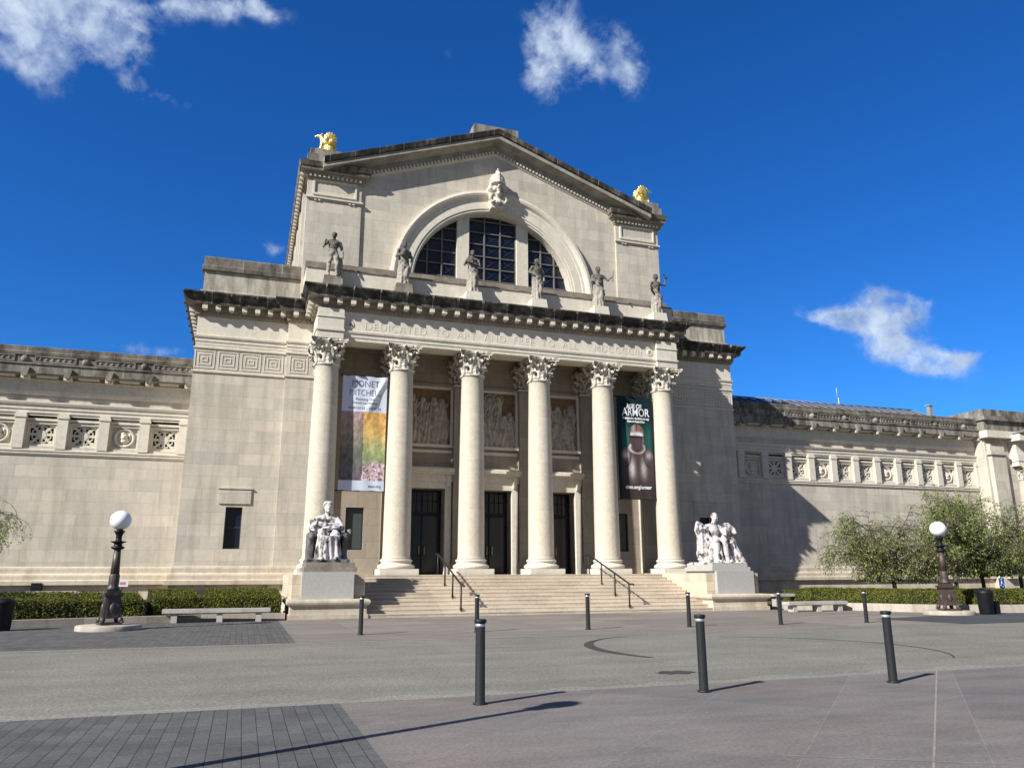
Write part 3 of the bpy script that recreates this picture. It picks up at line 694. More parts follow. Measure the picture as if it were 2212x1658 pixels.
# carved figure reliefs on terracotta mosaic
def relief(d, seed, full):
    rr = random.Random(seed); nx, nz = 110, 126; x0, x1, z0, z1 = d-1.28, d+1.28, 8.2, 11.15
    fig = []
    for i in range(9):
        back = i < 4; n = 4 if back else 5; j = i if back else i-4
        fx = -1.2+2.4*(j+.5)/n+rr.uniform(-.12, .12); top = ((2.75 if full else 2.62) if back else rr.choice((1.75, 2.1, 1.5)))+rr.uniform(-.12, .1)
        if full and back and j == 3: top = 2.0
        fig.append((fx, top, rr.uniform(-.2, .2), rr.uniform(.24, .32), rr.uniform(0, 6), 0 if back else .09))
    def h(u, w):
        m = .02 if (w < 1.15 or (full and u < .55 and w < 2.75)) else 0
        for fx, top, lean, r, ph, base in fig:
            cx = fx+lean*(w/top)
            q = math.hypot((u-cx), (w-top+.15)*.85)
            if q < .15: m = max(m, base+.15*math.sqrt(1-(q/.15)**2)+.06)
            if q < .3 and full and top > 2.5 and abs(q-.27) < .03: m = max(m, .09)
            if w < top-.24:
                ww = r*(1.2-.4*w/top)*(1+.1*math.sin(w*7+ph)); t = (u-cx)/ww
                if abs(t) < 1: m = max(m, base+.17*math.sqrt(1-t*t)*(1+.3*math.sin(t*8+w*4*math.sin(ph)+ph)))
                for s in (-1, 1):                       # arms
                    ax = cx+s*(r*.8+.16*math.sin(w*3+ph+s))
                    if top-.95 < w < top-.3 and abs(u-ax) < .075: m = max(m, base+.15*math.sqrt(1-((u-ax)/.075)**2)+.03)
        return m
    b = MB(); vs = []; hh = []
    for j in range(nz+1):
        for i in range(nx+1):
            u = -1.28+2.56*i/nx; w = 2.95*j/nz; q = h(u, w); hh.append(q); vs.append((d+u, 2.48-q, z0+w))
    for j in range(nz):
        for i in range(nx):
            a = j*(nx+1)+i; q = max(hh[a], hh[a+1], hh[a+nx+1], hh[a+nx+2]); w = 2.95*j/nz
            b.f.append([a, a+1, a+nx+2, a+nx+1]); b.m.append(1 if q < .01 and w > 1.2 else 0); b.sm.append(True)
    b.v = vs; b.build('carved_relief', ['relief', 'orange'], MUS, recalc=False)
for i, d in enumerate(doors): relief(d, 5+i, i == 1)
for i in range(5):
    for k in (-1, 1):
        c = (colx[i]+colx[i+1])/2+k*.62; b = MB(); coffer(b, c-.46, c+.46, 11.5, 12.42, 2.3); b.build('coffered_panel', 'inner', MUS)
b = MB(); b.box(-8.55, 8.55, 2.2, 2.32, 11.3, 11.42); b.build('string_course', 'inner', MUS)
b = MB(); b.box(-9.7, 9.7, -1.0, 3.4, 1.2, FL); b.build('porch_floor', 'step', MUS)
# --- attic walls over the blocks
for s in (-1, 1):
    b = MB(); P = [(-15.1, 12), (-15.1, 2.5), (-10.45, 2.5)]
    if s > 0: P = [(-x, y) for x, y in P[::-1]]
    b.sweep(P, [(-.3, 15.05), (.12, 15.05), (.12, 15.4), (.0, 15.46), (0, 16.5), (-.3, 16.5)])
    b.build('attic_wall', 'attic', MUS)
for s in (-1, 1):
    b = MB(); P = [(-15.1, 12), (-15.1, 2.5), (-10.3, 2.5)]
    if s > 0: P = [(-x, y) for x, y in P[::-1]]
    b.sweep(P, [(-.4, 16.5), (.12, 16.5), (.14, 16.72), (.06, 16.78), (.06, 17.18), (.02, 17.24), (-.4, 17.26)])
    b.build('coping', 'coping', MUS)
# --- blocking courses under the gable
b = MB(); b.box(-10.3, 10.3, .55, 2.2, 15.05, 16.52); b.box(-10.3, 10.3, .45, .56, 15.05, 15.3); b.build('blocking_course', 'trim', MUS)
b = MB()
b.add([(-10.32, .5, 16.52), (10.32, .5, 16.52), (10.32, .5, 16.6), (-10.32, .5, 16.6), (-10.32, 1.15, 16.72), (10.32, 1.15, 16.72), (-10.32, 1.15, 17.1), (10.32, 1.15, 17.1), (-10.32, 2.0, 17.16), (10.32, 2.0, 17.16), (-10.32, .55, 16.52), (10.32, .55, 16.52)],
      [(0, 1, 2, 3), (3, 2, 5, 4), (4, 5, 7, 6), (6, 7, 9, 8), (0, 10, 11, 1)])
for s in (-1, 1): b.add([(s*10.32, .5, 16.52), (s*10.32, .5, 16.6), (s*10.32, 1.15, 16.72), (s*10.32, 1.15, 17.1), (s*10.32, 2.0, 17.16), (s*10.32, 2.0, 16.5)], [(0, 1, 2, 3, 4, 5)])
b.build('ledge', 'ledge', MUS)
# --- gable wall with the arched window
GY = 2.06; RA = 4.62; ZS = 17.0
gz = lambda x: 26.3-.36*abs(x)
b = MB(); xs = sorted({-10.4, 10.4, -7.5, 7.5, 0.0} | {RA*math.cos(PI*i/48) for i in range(49)} | {x*.5 for x in range(-20, 21)})
xs = [x for i, x in enumerate(xs) if i == 0 or x-xs[i-1] > 1e-4]
for a, c in zip(xs, xs[1:]):
    za, zc = [ZS+math.sqrt(max(0, RA*RA-x*x)) if abs(x) <= RA+1e-6 else 15.0 for x in (a, c)]
    if (a+c)/2 < -RA or (a+c)/2 > RA: za = zc = 15.0
    b.add([(a, GY, za), (c, GY, zc), (c, GY, gz(c)-.2), (a, GY, gz(a)-.2)], [(0, 1, 2, 3)])
b.build('gable_wall', 'hall', MUS)
# reveal and archivolt
def arch(b, prof, n=64, mi=0):
    k = len(prof); vs = []
    for i in range(n+1):
        a = PI*i/n
        for r, y in prof: vs.append((r*math.cos(a), y, ZS+r*math.sin(a)))
    b.add(vs, [(i*k+j, i*k+j+1, (i+1)*k+j+1, (i+1)*k+j) for i in range(n) for j in range(k-1)], mi, False)
b = MB(); arch(b, [(5.9, GY+.05), (5.9, GY-.3), (5.74, GY-.34), (5.62, GY-.3), (5.5, GY-.16), (5.36, GY-.16), (5.3, GY-.13), (4.86, GY-.13), (4.86, GY-.09), (4.72, GY-.09), (4.72, GY-.03), (RA, GY-.03), (RA, 2.75)])
b.build('archivolt', 'trim', MUS)
WY = 2.62
def arch_window(x0, x1, nv, zrows):
    f = MB(); t = .034; r = RA+.02
    zt = lambda x: ZS+math.sqrt(max(0, r*r-x*x))
    for i in range(nv+1):
        x = x0+(x1-x0)*i/nv; 
        if zt(x)-17 > .1: f.box(x-t, x+t, WY-.1, WY, 17.0, zt(x))
    for z in zrows:
        half = math.sqrt(max(0, r*r-(z-ZS)**2)); a, c = max(x0, -half), min(x1, half)
        if c-a > .2: f.box(a, c, WY-.08, WY-.01, z-t*.8, z+t*.8)
    f = f.build('window', 'muntin', MUS)
    g = MB(); n = 20; xs = [x0+(x1-x0)*i/n for i in range(n+1)]
    for a, c in zip(xs, xs[1:]):
        if zt(a) > 17.02 or zt(c) > 17.02: g.add([(a, WY+.02, 17), (c, WY+.02, 17), (c, WY+.02, zt(c)), (a, WY+.02, zt(a))], [(0, 1, 2, 3)])
    g.build('pane', 'glass', f, recalc=False)
    d = MB(); rows = [17.0]+list(zrows)
    for i in range(nv):
        a, c = x0+(x1-x0)*i/nv, x0+(x1-x0)*(i+1)/nv
        for z0, z1 in zip(rows, rows[1:]):
            if zt(a) < z1 or zt(c) < z1: continue
            for p, q in (((a, z0), (c, z1)), ((a, z1), (c, z0))): d.tube([(p[0], WY-.01, p[1]), (q[0], WY-.01, q[1])], .012, 4)
    d.build('grille', 'skyglass', f)
rows = [17.0+.72*i for i in range(1, 7)]
arch_window(-1.42, 1.42, 3, rows); arch_window(-4.62, -2.12, 3, rows); arch_window(2.12, 4.62, 3, rows)
for s in (-1, 1):
    b = MB(); x0, x1 = sorted((s*1.42, s*2.12)); zt = ZS+math.sqrt(RA*RA-1.42**2); b.box(x0, x1, 2.38, 2.75, 17.0, zt)
    b.build('mullion_pier', 'trim', MUS)
# keystone with a helmeted head
b = MB(); b.frustum(0, GY-.25, 21.75, 23.1, .75, .7, 1.0, .8); k = b.build('keystone', 'trim', MUS)
h = MB(); h.ball((0, 1.62, 23.0), (.36, .36, .5), 16); h.ball((0, 1.6, 23.42), (.46, .48, .5), 16); h.tube([(-.44, 1.5, 23.22), (-.3, 1.2, 23.2), (0, 1.08, 23.22), (.3, 1.2, 23.2), (.44, 1.5, 23.22)], .07, 8)
h.tube([(0, 1.15, 23.3), (0, 1.2, 23.75), (0, 1.5, 24.0), (0, 1.9, 23.9)], [.05, .1, .12, .1], 8); h.ball((0, 1.45, 24.1), (.06, .06, .14), 8)
h.tube([(0, 1.26, 23.12), (0, 1.16, 22.92)], [.06, .1], 8); h.ball((0, 1.3, 22.56), (.17, .13, .13), 10); h.ball((0, 1.26, 22.75), (.14, .06, .04), 8)
for s in (-1, 1): h.ball((s*.16, 1.33, 23.1), (.1, .06, .06), 8); h.ball((s*.2, 1.36, 22.86), (.12, .1, .14), 8); h.tube([(s*.4, 1.5, 23.2), (s*.44, 1.5, 22.8), (s*.3, 1.45, 22.45)], [.12, .15, .1], 8)
h.ball((0, 1.62, 22.3), (.5, .28, .24), 12); h.ball((0, 1.45, 22.08), (.34, .2, .2), 10)
for s in (-1, 1): h.tube([(s*.45, 1.45, 22.4), (s*.5, 1.4, 22.2), (s*.35, 1.35, 22.0), (s*.2, 1.33, 22.15)], [.1, .1, .09, .06], 8)
fused_obj('carved_head', h, 'capital_plain', k, .032, 1, .012, .15)
# gable pilasters
for s in (-1, 1):
    X = lambda a, c: sorted((s*a, s*c))
    b = MB(); a, c = X(7.58, 10.44); b.box(a, c, 1.95, 2.3, 15.05, 22.3)
    p = b.build('gable_pilaster', 'hall', MUS)
    b = MB(); a, c = X(7.85, 10.15)
    for x0, x1, z0, z1 in ((a, c, 21.98, 22.08), (a, c, 21.2, 21.3), (a, a+.1, 21.3, 21.98), (c-.1, c, 21.3, 21.98)): b.box(x0, x1, 1.88, 1.96, z0, z1)
    a, c = X(7.5, 10.5); b.box(a, c, 1.84, 1.96, 20.98, 21.06)
    for xx in (8.0, 8.2, 9.8, 10.0): 
        a, c = X(xx-.06, xx+.06); b.box(a, c, 1.88, 1.96, 20.86, 20.98)
    b.build('panel_frame', 'trim', p)
# eaves cornices: capping the pilasters and running back along both sides
for s in (-1, 1):
    P = [(-10.44, 27.5), (-10.44, 1.95), (-7.58, 1.95), (-7.58, 2.1)]
    if s > 0: P = [(-x, y) for x, y in P[::-1]]
    b = MB(); b.sweep(P, [(0, 22.06), (.06, 22.08), (.06, 22.16), (.12, 22.18), (.12, 22.3), (.2, 22.32), (.2, 22.42), (.36, 22.46), (.36, 22.62), (.42, 22.66), (.5, 22.9), (.0, 22.96)], mits=[2]*7+[1, 1, 1, 1])
    for p, q in zip(P, P[1:]):
        p, q = Vector(p), Vector(q); d = q-p; L = d.length; d.normalize(); n = Vector((d.y, -d.x))
        if L < 1: continue
        k = int(L/(.22 if L < 5 else .5))
        for i in range(k):
            c = p+d*((i+.5)*L/k)+n*(.16 if L < 5 else .28); cz, hz = (22.24, .06) if L < 5 else (22.38, .07)
            b.obox((c.x, c.y, cz), d.to_3d()*(.06 if L < 5 else .14), n.to_3d()*(.05 if L < 5 else .12), (0, 0, hz))
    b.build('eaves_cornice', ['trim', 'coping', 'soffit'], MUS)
# hall side walls with pilaster strips
for s in (-1, 1):
    b = MB(); x = s*10.4; b.add([(x, 2.0, 14.9), (x, 27.5, 14.9), (x, 27.5, 22.2), (x, 2.0, 22.2)], [(0, 1, 2, 3)])
    for k in range(10): 
        y = 4.2+k*2.5; a, c = sorted((x-s*.05, x+s*.16)); b.box(a, c, y-.45, y+.45, 15, 22.1)
    b.build('hall_side_wall', 'hall', MUS)
    for k in range(10):
        b = MB(); y = 5.45+k*2.5; a, c = sorted((x, x+s*.02)); b.box(a, c, y-.5, y+.5, 17.6, 20.8); b.build('hall_side_window', 'shutter', MUS)
b = MB(); b.add([(-10.4, 27.5, 14.9), (10.4, 27.5, 14.9), (10.4, 27.5, 22.9), (0, 27.5, 26.3), (-10.4, 27.5, 22.9)], [(0, 1, 2, 3, 4)]); b.build('hall_back_wall', 'hall', MUS)
# raking cornice
b = MB()
pro = [(GY+.02, -1.3), (GY-.05, -1.28), (GY-.05, -1.2), (GY-.09, -1.18), (GY-.09, -1.0), (GY-.16, -.97), (GY-.16, -.72), (1.36, -.56), (1.3, -.56), (1.3, -.34), (1.22, -.28), (1.15, -.04), (1.15, 0), (2.6, .02)]
mt_ = [0]*3+[2]*6+[1]*5
for s in (-1, 1):
    xa, xb = 0.0, s*9.7; za, zb = 26.6, 26.6-.36*9.7
    k = len(pro); vs = [(xa, y, za+dz) for y, dz in pro]+[(xb, y, zb+dz) for y, dz in pro]
    for j in range(k-1): b.add([vs[j], vs[k+j], vs[k+j+1], vs[j+1]], [(0, 1, 2, 3)], mt_[j])
    b.add(vs[k:], [list(range(k))], 0)
    t = Vector((s*1, 0, -.36)).normalized(); up = Vector((s*.36, 0, 1)).normalized()
    for i in range(40):
        x = .15+i*.2; b.obox((s*x, GY-.12, 26.6-.36*x-1.09), t*.055, (0, .04, 0), up*.075, 0)
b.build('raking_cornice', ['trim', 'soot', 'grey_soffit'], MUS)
b = MB(); b.add([(-10.9, 1.6, 22.93), (0, 1.6, 26.55), (10.9, 1.6, 22.93), (-10.9, 27.6, 22.93), (0, 27.6, 26.55), (10.9, 27.6, 22.93)], [(0, 1, 4, 3), (1, 2, 5, 4)]); b.build('hall_roof', 'coping', MUS)
b = MB(); b.box(-1.35, 1.35, 1.75, 3.2, 26.0, 27.05); b.frustum(0, 2.45, 27.05, 27.12, 2.6, 1.4, 2.3, 1.1); b.build('ridge_block', 'grey', MUS)
for s in (-1, 1):
    a, c = sorted((s*8.6, s*10.55)); b = MB(); b.box(a, c, 1.5, 3.2, 22.9, 23.35); b.box(a+.15, c-.15, 1.6, 3.1, 23.35, 23.72); b.build('corner_block', 'grey', MUS)
# ------------------------------------------------------------------ wings
YW = 5.0; PER = 1.807
def wing(s, nb, xend):
    cs = [s*(16.44+PER*i) for i in range(nb)]; a, c = sorted((s*15.2, s*xend))
    hw = .665
    b = MB(); b.wall(a, c, 0, 10.9, YW, [(x-hw, x+hw, 7.62, 9.1) for x in cs], .24)
    if s < 0:                                            # small basement lights
        pass
    b.build('wing_wall', 'wall', MUS)
    b = MB()
    P = [(a, YW), (c, YW)]
    b.sweep(P, [(-.01, 7.16), (.05, 7.2), (.09, 7.28), (.05, 7.34), (.11, 7.38), (.11, 7.46), (-.01, 7.5)])
    b.build('wing_string_course', 'trim', MUS); b = MB(); b.sweep(P, [(-.01, 9.22), (.04, 9.22), (.04, 9.38), (.08, 9.4), (.08, 9.56), (.14, 9.6), (.18, 9.7), (.18, 9.76), (-.01, 9.8)])
    b.build('wing_architrave', 'trim', MUS)
    for i in range(nb+1):
        b = MB(); x = s*(16.44+PER*(i-.5))
        b.box(x-.225, x+.225, YW-.13, YW+.02, 7.5, 8.98); b.box(x-.26, x+.26, YW-.17, YW+.02, 8.98, 9.1); b.box(x-.23, x+.23, YW-.15, YW+.02, 9.1, 9.21)
        b.build('frieze_pilaster', 'trim', MUS)
    for i, x in enumerate(cs):
        b = MB(); b.add([(x-hw, YW+.24, 7.6), (x+hw, YW+.24, 7.6), (x+hw, YW+.24, 9.12), (x-hw, YW+.24, 9.12)], [(0, 1, 2, 3)])
        b.box(x-hw, x+hw, YW+.03, YW+.25, 8.86, 8.98); b.box(x-hw, x+hw, YW+.09, YW+.25, 8.72, 8.83); b.box(x-hw, x-hw+.1, YW+.14, YW+.25, 7.62, 8.72); b.box(x+hw-.1, x+hw, YW+.14, YW+.25, 7.62, 8.72); b.box(x-hw+.1, x+hw-.1, YW+.14, YW+.25, 7.62, 7.72)
        if i % 3 == 1:
            p = b.build('frieze_bay', 'trim', MUS)
            m = MB(); m.lathe(0, 0, [(.48, 0), (.48, .1), (.42, .14), (.38, .1), (.36, .06), (0.02, .06)], 28)
            m.ball((0, .05, .1), (.17, .2, .12), 10); m.ball((.03, -.14, .08), (.2, .14, .1), 10); m.ball((-.05, .2, .1), (.13, .09, .1), 8)
            m.ball((-.22, 0, .06), (.06, .2, .05), 8); m.ball((.23, .05, .06), (.06, .2, .05), 8)
            o = m.build('medallion', 'trim', p, (x, YW+.24, 8.22)); o.rotation_euler = (R(90), 0, 0)
        else:
            b.f = b.f[1:]; b.m = b.m[1:]; b.sm = b.sm[1:]
            p = b.build('frieze_bay', 'trim', MUS)
            q = MB(); q.add([(x-hw-.2, YW+.3, 7.4), (x+hw+.2, YW+.3, 7.4), (x+hw+.2, YW+.3, 9.5), (x-hw-.2, YW+.3, 9.5)], [(0, 1, 2, 3)]); q.build('grille_backing', 'dark', p, recalc=False)
            g = MB(); y = YW+.23; cz = 8.22; w = .565; hz = .5
            g.box(x-w, x+w, y-.04, y+.04, cz-hz, cz-hz+.07); g.box(x-w, x+w, y-.04, y+.04, cz+hz-.07, cz+hz); g.box(x-w, x-w+.07, y-.04, y+.04, cz-hz+.07, cz+hz-.07); g.box(x+w-.07, x+w, y-.04, y+.04, cz-hz+.07, cz+hz-.07)
            for ang in (0, 45, 90, 135):
                d = Vector((math.cos(R(ang)), 0, math.sin(R(ang)))); n = Vector((-d.z, 0, d.x)); L = .5 if ang % 90 == 0 else .66
                g.obox((x, y+.002*ang/45, cz), d*L, (0, .035, 0), n*.06)
            for ang in range(0, 360, 45):
                ex, ez = x+.33*math.cos(R(ang+22.5)), cz+.31*math.sin(R(ang+22.5))
                g.tube([(ex+.1*math.cos(R(t)), y, ez+.1*math.sin(R(t))) for t in range(0, 361, 45)], .035, 4)
            g.tube([(x+.2*math.cos(R(t)), y, cz+.2*math.sin(R(t))) for t in range(0, 361, 30)], .05, 4)
            for sx in (-1, 1):
                for sz in (-1, 1): g.ball((x+sx*.44, y, cz+sz*.38), (.09, .05, .09), 6)
            g.build('stone_grille', 'trim', p)
    # cornice with brackets, and the parapet
    b = MB(); b.sweep(P, [(-.05, 10.1), (0, 10.1), (.05, 10.14), (.12, 10.3), (.14, 10.8), (.2, 10.84), (.2, 10.98), (.66, 11.0), (.68, 11.03), (.68, 11.42), (.74, 11.46), (.74, 11.52), (.3, 11.56)], mits=[0]*5+[2]*2+[1]*5)
    n = int((c-a)/PER)+1
    for i in range(n+1):
        x = s*(15.5+PER*i)
        if abs(x) > xend-.1: continue
        b.box(x-.16, x+.16, YW-.64, YW-.15, 10.78, 10.99, 0); b.frustum(x, YW-.73, 10.86, 11.3, .2, .12, .4, .14, 1)
        b.box(x+.45, x+1.35, YW-.55, YW-.2, 10.9, 10.985, 0)
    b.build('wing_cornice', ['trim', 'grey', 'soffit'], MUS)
    b = MB(); py = YW-.5; b.box(a, c, py, py+.5, 11.53, 11.95)
    for i in range(n//1):
        x = s*(16.3+2.62*i); 
        if abs(x) > xend-1: break
        b.box(x-.9, x+.9, py-.05, py+.01, 11.6, 11.66); b.box(x-.9, x+.9, py-.05, py+.01, 11.86, 11.92); b.box(x-.9, x-.84, py-.05, py+.01, 11.66, 11.86); b.box(x+.84, x+.9, py-.05, py+.01, 11.66, 11.86)
        for q in range(6): b.ball((x-.65+.26*q, py, 11.76), (.09, .05, .07), 6)
        b.ball((x+s*1.31, py, 11.74), (.19, .16, .19), 10)
    b.build('parapet', 'grey', MUS)
    b = MB(); b.sweep([(a, py), (c, py)], [(-.5, 11.94), (.06, 11.94), (.08, 12.08), (.04, 12.14), (.04, 12.34), (.0, 12.38), (-.5, 12.4)]); b.build('parapet_coping', 'coping', MUS)
    b = MB(); b.add([(a, py+.3, 11.9), (c, py+.3, 11.9), (c, 18, 11.9), (a, 18, 11.9)], [(0, 1, 2, 3)]); b.build('wing_roof', 'coping', MUS)
wing(-1, 18, 48); wing(1, 12, 37.3)
for x0, x1, z0, z1 in ((-21.3, -20.88, .95, 1.3), (-24.7, -24.3, .95, 1.3), (17.0, 17.7, .2, 1.1)):
    b = MB(); b.box(x0, x1, 4.62, 4.9, z0, z1); b.build('basement_window', 'dark', MUS)
# --- end pavilion of the right wing
b = MB(); b.box(37.2, 56, 4.1, 12, 0, 10.95); b.box(37.4, 38.7, 3.8, 4.2, 1.2, 9.7); b.box(37.26, 38.84, 3.7, 4.2, 9.7, 9.95); b.box(37.4, 38.7, 3.85, 4.2, 9.95, 10.5)
b.build('pavilion_wall', 'wall', MUS)
b = MB(); b.box(39.5, 52, 3.5, 4.12, 8.96, 9.3); b.box(39.45, 52, 3.45, 4.12, 9.3, 9.75); b.box(39.5, 52, 3.55, 4.12, 9.75, 10.7); b.box(36.9, 56, 3.5, 4.12, 10.9, 11.4); b.box(39.2, 52, 2.9, 4.12, 10.7, 11.15); b.build('pavilion_entablature', 'trim', MUS)
b = MB(); b.box(37.2, 56, 3.9, 12, 11.45, 12.2); b.box(37.05, 56, 3.7, 12, 12.2, 12.5); b.box(37.4, 56, 4.0, 12, 12.5, 13.05)
b.add([(39.2, 2.8, 11.2), (52.2, 2.8, 11.2), (45.7, 2.8, 13.2), (39.2, 4, 11.2), (52.2, 4, 11.2), (45.7, 4, 13.2)], [(0, 1, 2), (0, 2, 5, 3), (1, 4, 5, 2)])
b.build('pavilion_parapet', 'grey', MUS)
for x in (40.4, 44, 47.6, 51.2):
    c = link('column', shm, MUS, (x, 3.9, -.75)); c.scale = (.85, .85, .78); link('capital', capm, c, (0, 0, 11.29)); link('column_base', bsm, c)
    c.location.z = 8.98-.78*12.56
# --- glazed roof and mast behind the right wing
b = MB(); b.add([(17, 6.2, 12.4), (37.2, 6.2, 12.4), (37.2, 10, 14.05), (17, 10, 14.05), (17, 14, 12.4), (37.2, 14, 12.4)], [(0, 1, 2, 3), (3, 2, 5, 4)]); b.build('glazed_roof', 'skyglass', MUS)
b = MB()
for i in range(26): x = 17+i*.8; b.tube([(x, 6.15, 12.44), (x, 10, 14.1)], .045, 4)
b.tube([(17, 10, 14.12), (37.2, 10, 14.12)], .06, 4); b.build('roof_glazing_bars', 'grey_metal', MUS)
b = MB(); b.tube([(31.9, 12, 12), (31.9, 12, 15.2)], .03, 5); b.tube([(31.8, 12, 15.2), (31.8, 12, 16.0)], .015, 4); b.build('mast', 'signwhite', MUS)
b = MB(); b.box(37.4, 37.7, 8.5, 8.8, 12, 14.2); b.box(37.34, 37.76, 8.44, 8.86, 14.2, 14.3); b.build('vent_pipe', 'grey_metal', MUS)
# ------------------------------------------------------------------ steps, pedestals, rails
st = thing('stone_stairs', 'wide flight of pale stone steps climbing between two pedestals to the portico', 'stairs')
NS = 11; RUN = .455; Y0 = -6.1; RIS = FL/NS
b = MB()
for i in range(NS):
    y = Y0+i*RUN; b.box(-7.62, 7.62, y, -.9, i*RIS+(.0 if i else -.1), (i+1)*RIS-.045, 0, 'b' if i else '')
    b.box(-7.62, 7.62, y-.012, -.9, (i+1)*RIS-.045, (i+1)*RIS, 0)
b.build('steps', 'step', st)
# stepped cheek walls run from the pedestals back to the portico
peds = []
for s, lab in ((-1, 'stone pedestal with granite block left of the steps, carrying the enthroned figure'), (1, 'stone pedestal with granite block right of the steps, carrying the pale group')):
    X = lambda a, c: sorted((s*a, s*c))
    p = thing('stone_pedestal', lab, 'pedestal', group='pedestals flanking the steps')
    b = MB(); a, c = X(7.62, 10.45); b.box(a, c, -6.05, 1.9, 0, .45); b.box(a-.05, c+.05, -6.15, 1.9, 0, .17); b.build('plinth', 'plinth', p)
    b = MB(); P = [(a, -2.0), (a, -6.05), (c, -6.05), (c, -2.0)]
    b.sweep(P, [(-.3, .45), (.02, .45), (.05, .49), (.11, .53), (.13, .6), (.11, .67), (.05, .71), (-.3, .72)]); b.build('moulding', 'plinth', p)
    b = MB(); a, c = X(7.66, 10.4); b.box(a, c, -5.55, 1.9, .7, 1.62); b.build('cheek_wall', 'cheek', p)
    b = MB(); a, c = X(8.1, 10.05); b.box(a, c, -5.75, -3.1, .72, 1.72); b.build('block', 'granite', p)
    b = MB(); a, c = X(7.98, 10.0); b.box(a, c, -5.6, -3.2, 1.72, 1.9); b.box(a+.08, c-.08, -5.5, -3.3, 1.9, 2.08); b.build('cap', 'ledge' if s < 0 else 'granite', p)
def rail(x, lab, lo, hi):
    r = thing('handrail', lab, 'handrail', group='metal handrails on the steps')
    zs = lambda y: max(0, min(FL, (y-Y0)/RUN*RIS+.14))
    ya, yb = lo, hi; za, zb = zs(ya)+.92, zs(yb)+.92
    b = MB(); b.tube([(x, ya-.35, za-.03), (x, ya-.3, za), (x, ya, za+.0), (x, yb, zb), (x, yb+.35, zb), (x, yb+.38, zb-.06)], .04, 8); b.build('rail', 'black', r)
    n = 4
    for i in range(n):
        y = ya+.1+(yb-ya-.1)*i/(n-1); z = zs(y); zt = za+(zb-za)*(y-ya)/(yb-ya)
        b = MB(); b.tube([(x, y, z-.1), (x, y, zt)], .036, 8); b.box(x-.06, x+.06, y-.06, y+.06, z-.02, z+.015); b.build('post', 'black', r)
    return r
rail(-3.8, 'black metal handrail on the left half of the steps', -5.75, -1.5)
rail(3.72, 'black metal handrail on the right half of the steps', -5.75, -1.5)
# ------------------------------------------------------------------ sculpture
def limb(m, pts, rs, n=10):
    m.tube(pts, rs, n)
    for p, r in zip(pts, rs): m.ball(p, r, 10)
def robe(m, c, h, r0, r1, seed, z0=0, fold=.14, n=9, ex=(1, .8)):
    rr = random.Random(seed); ph = [rr.uniform(0, 6) for _ in range(4)]; N = 72; K = 14; vs = []
    for k in range(K+1):
        t = k/K; r = r0+(r1-r0)*t**.8
        for i in range(N):
            a = 2*PI*i/N; q = r*(1+fold*(1-t*.6)*(abs(math.sin((n*a+ph[0]+t*1.5)/2))*2-1.1)+fold*.5*math.sin((n//2)*a+ph[1]-t*2))
            vs.append((c[0]+q*math.cos(a)*ex[0], c[1]+q*math.sin(a)*ex[1], z0+h*t))
    m.add(vs, [(k*N+i, k*N+(i+1) % N, (k+1)*N+(i+1) % N, (k+1)*N+i) for k in range(K) for i in range(N)]+[list(range(N))[::-1], list(range(K*N, K*N+N))])
def head(m, c, r, turn=0):
    x, y, z = c; dx, dy = math.sin(turn), -math.cos(turn)
    m.ball((x, y, z), (r*.78, r*.92, r*1.12), 14); m.ball((x-dx*r*.25, y-dy*r*.25, z+r*.35), (r*.9, r*.95, r*.85), 12)
    m.ball((x+dx*r*.85, y+dy*r*.85, z-r*.12), (r*.14, r*.2, r*.26), 8); m.ball((x+dx*r*.6, y+dy*r*.6, z-r*.75), (r*.35, r*.35, r*.28), 8)
    for s in (-1, 1): m.ball((x+dy*s*r*.3+dx*r*.72, y-dx*s*r*.3+dy*r*.72, z+.3*r), (r*.22, r*.16, r*.12), 8); m.ball((x+dy*s*r*.8, y-dx*s*r*.8, z-.02*r), (r*.1, r*.2, r*.25), 6)
def hand(m, p, d, r=.05):
    p, d = Vector(p), Vector(d).normalized(); m.ball(p, (r*1.1, r*.9, r*1.3), 8)
    sd = d.cross(Vector((0, -1, 0))); sd = sd.normalized() if sd.length > .1 else Vector((1, 0, 0))
    for i, L in enumerate((1.5, 1.75, 1.65, 1.3)):
        o = sd*(i-1.5)*r*.55; m.tube([p+o, p+o+d*r*L, p+o+d*r*L*1.4+Vector((0, r*.4, 0))], [r*.34, r*.3, r*.24], 6)
    m.tube([p+sd*r*.9, p+sd*r*1.7+d*r*.8], [r*.36, r*.28], 6)
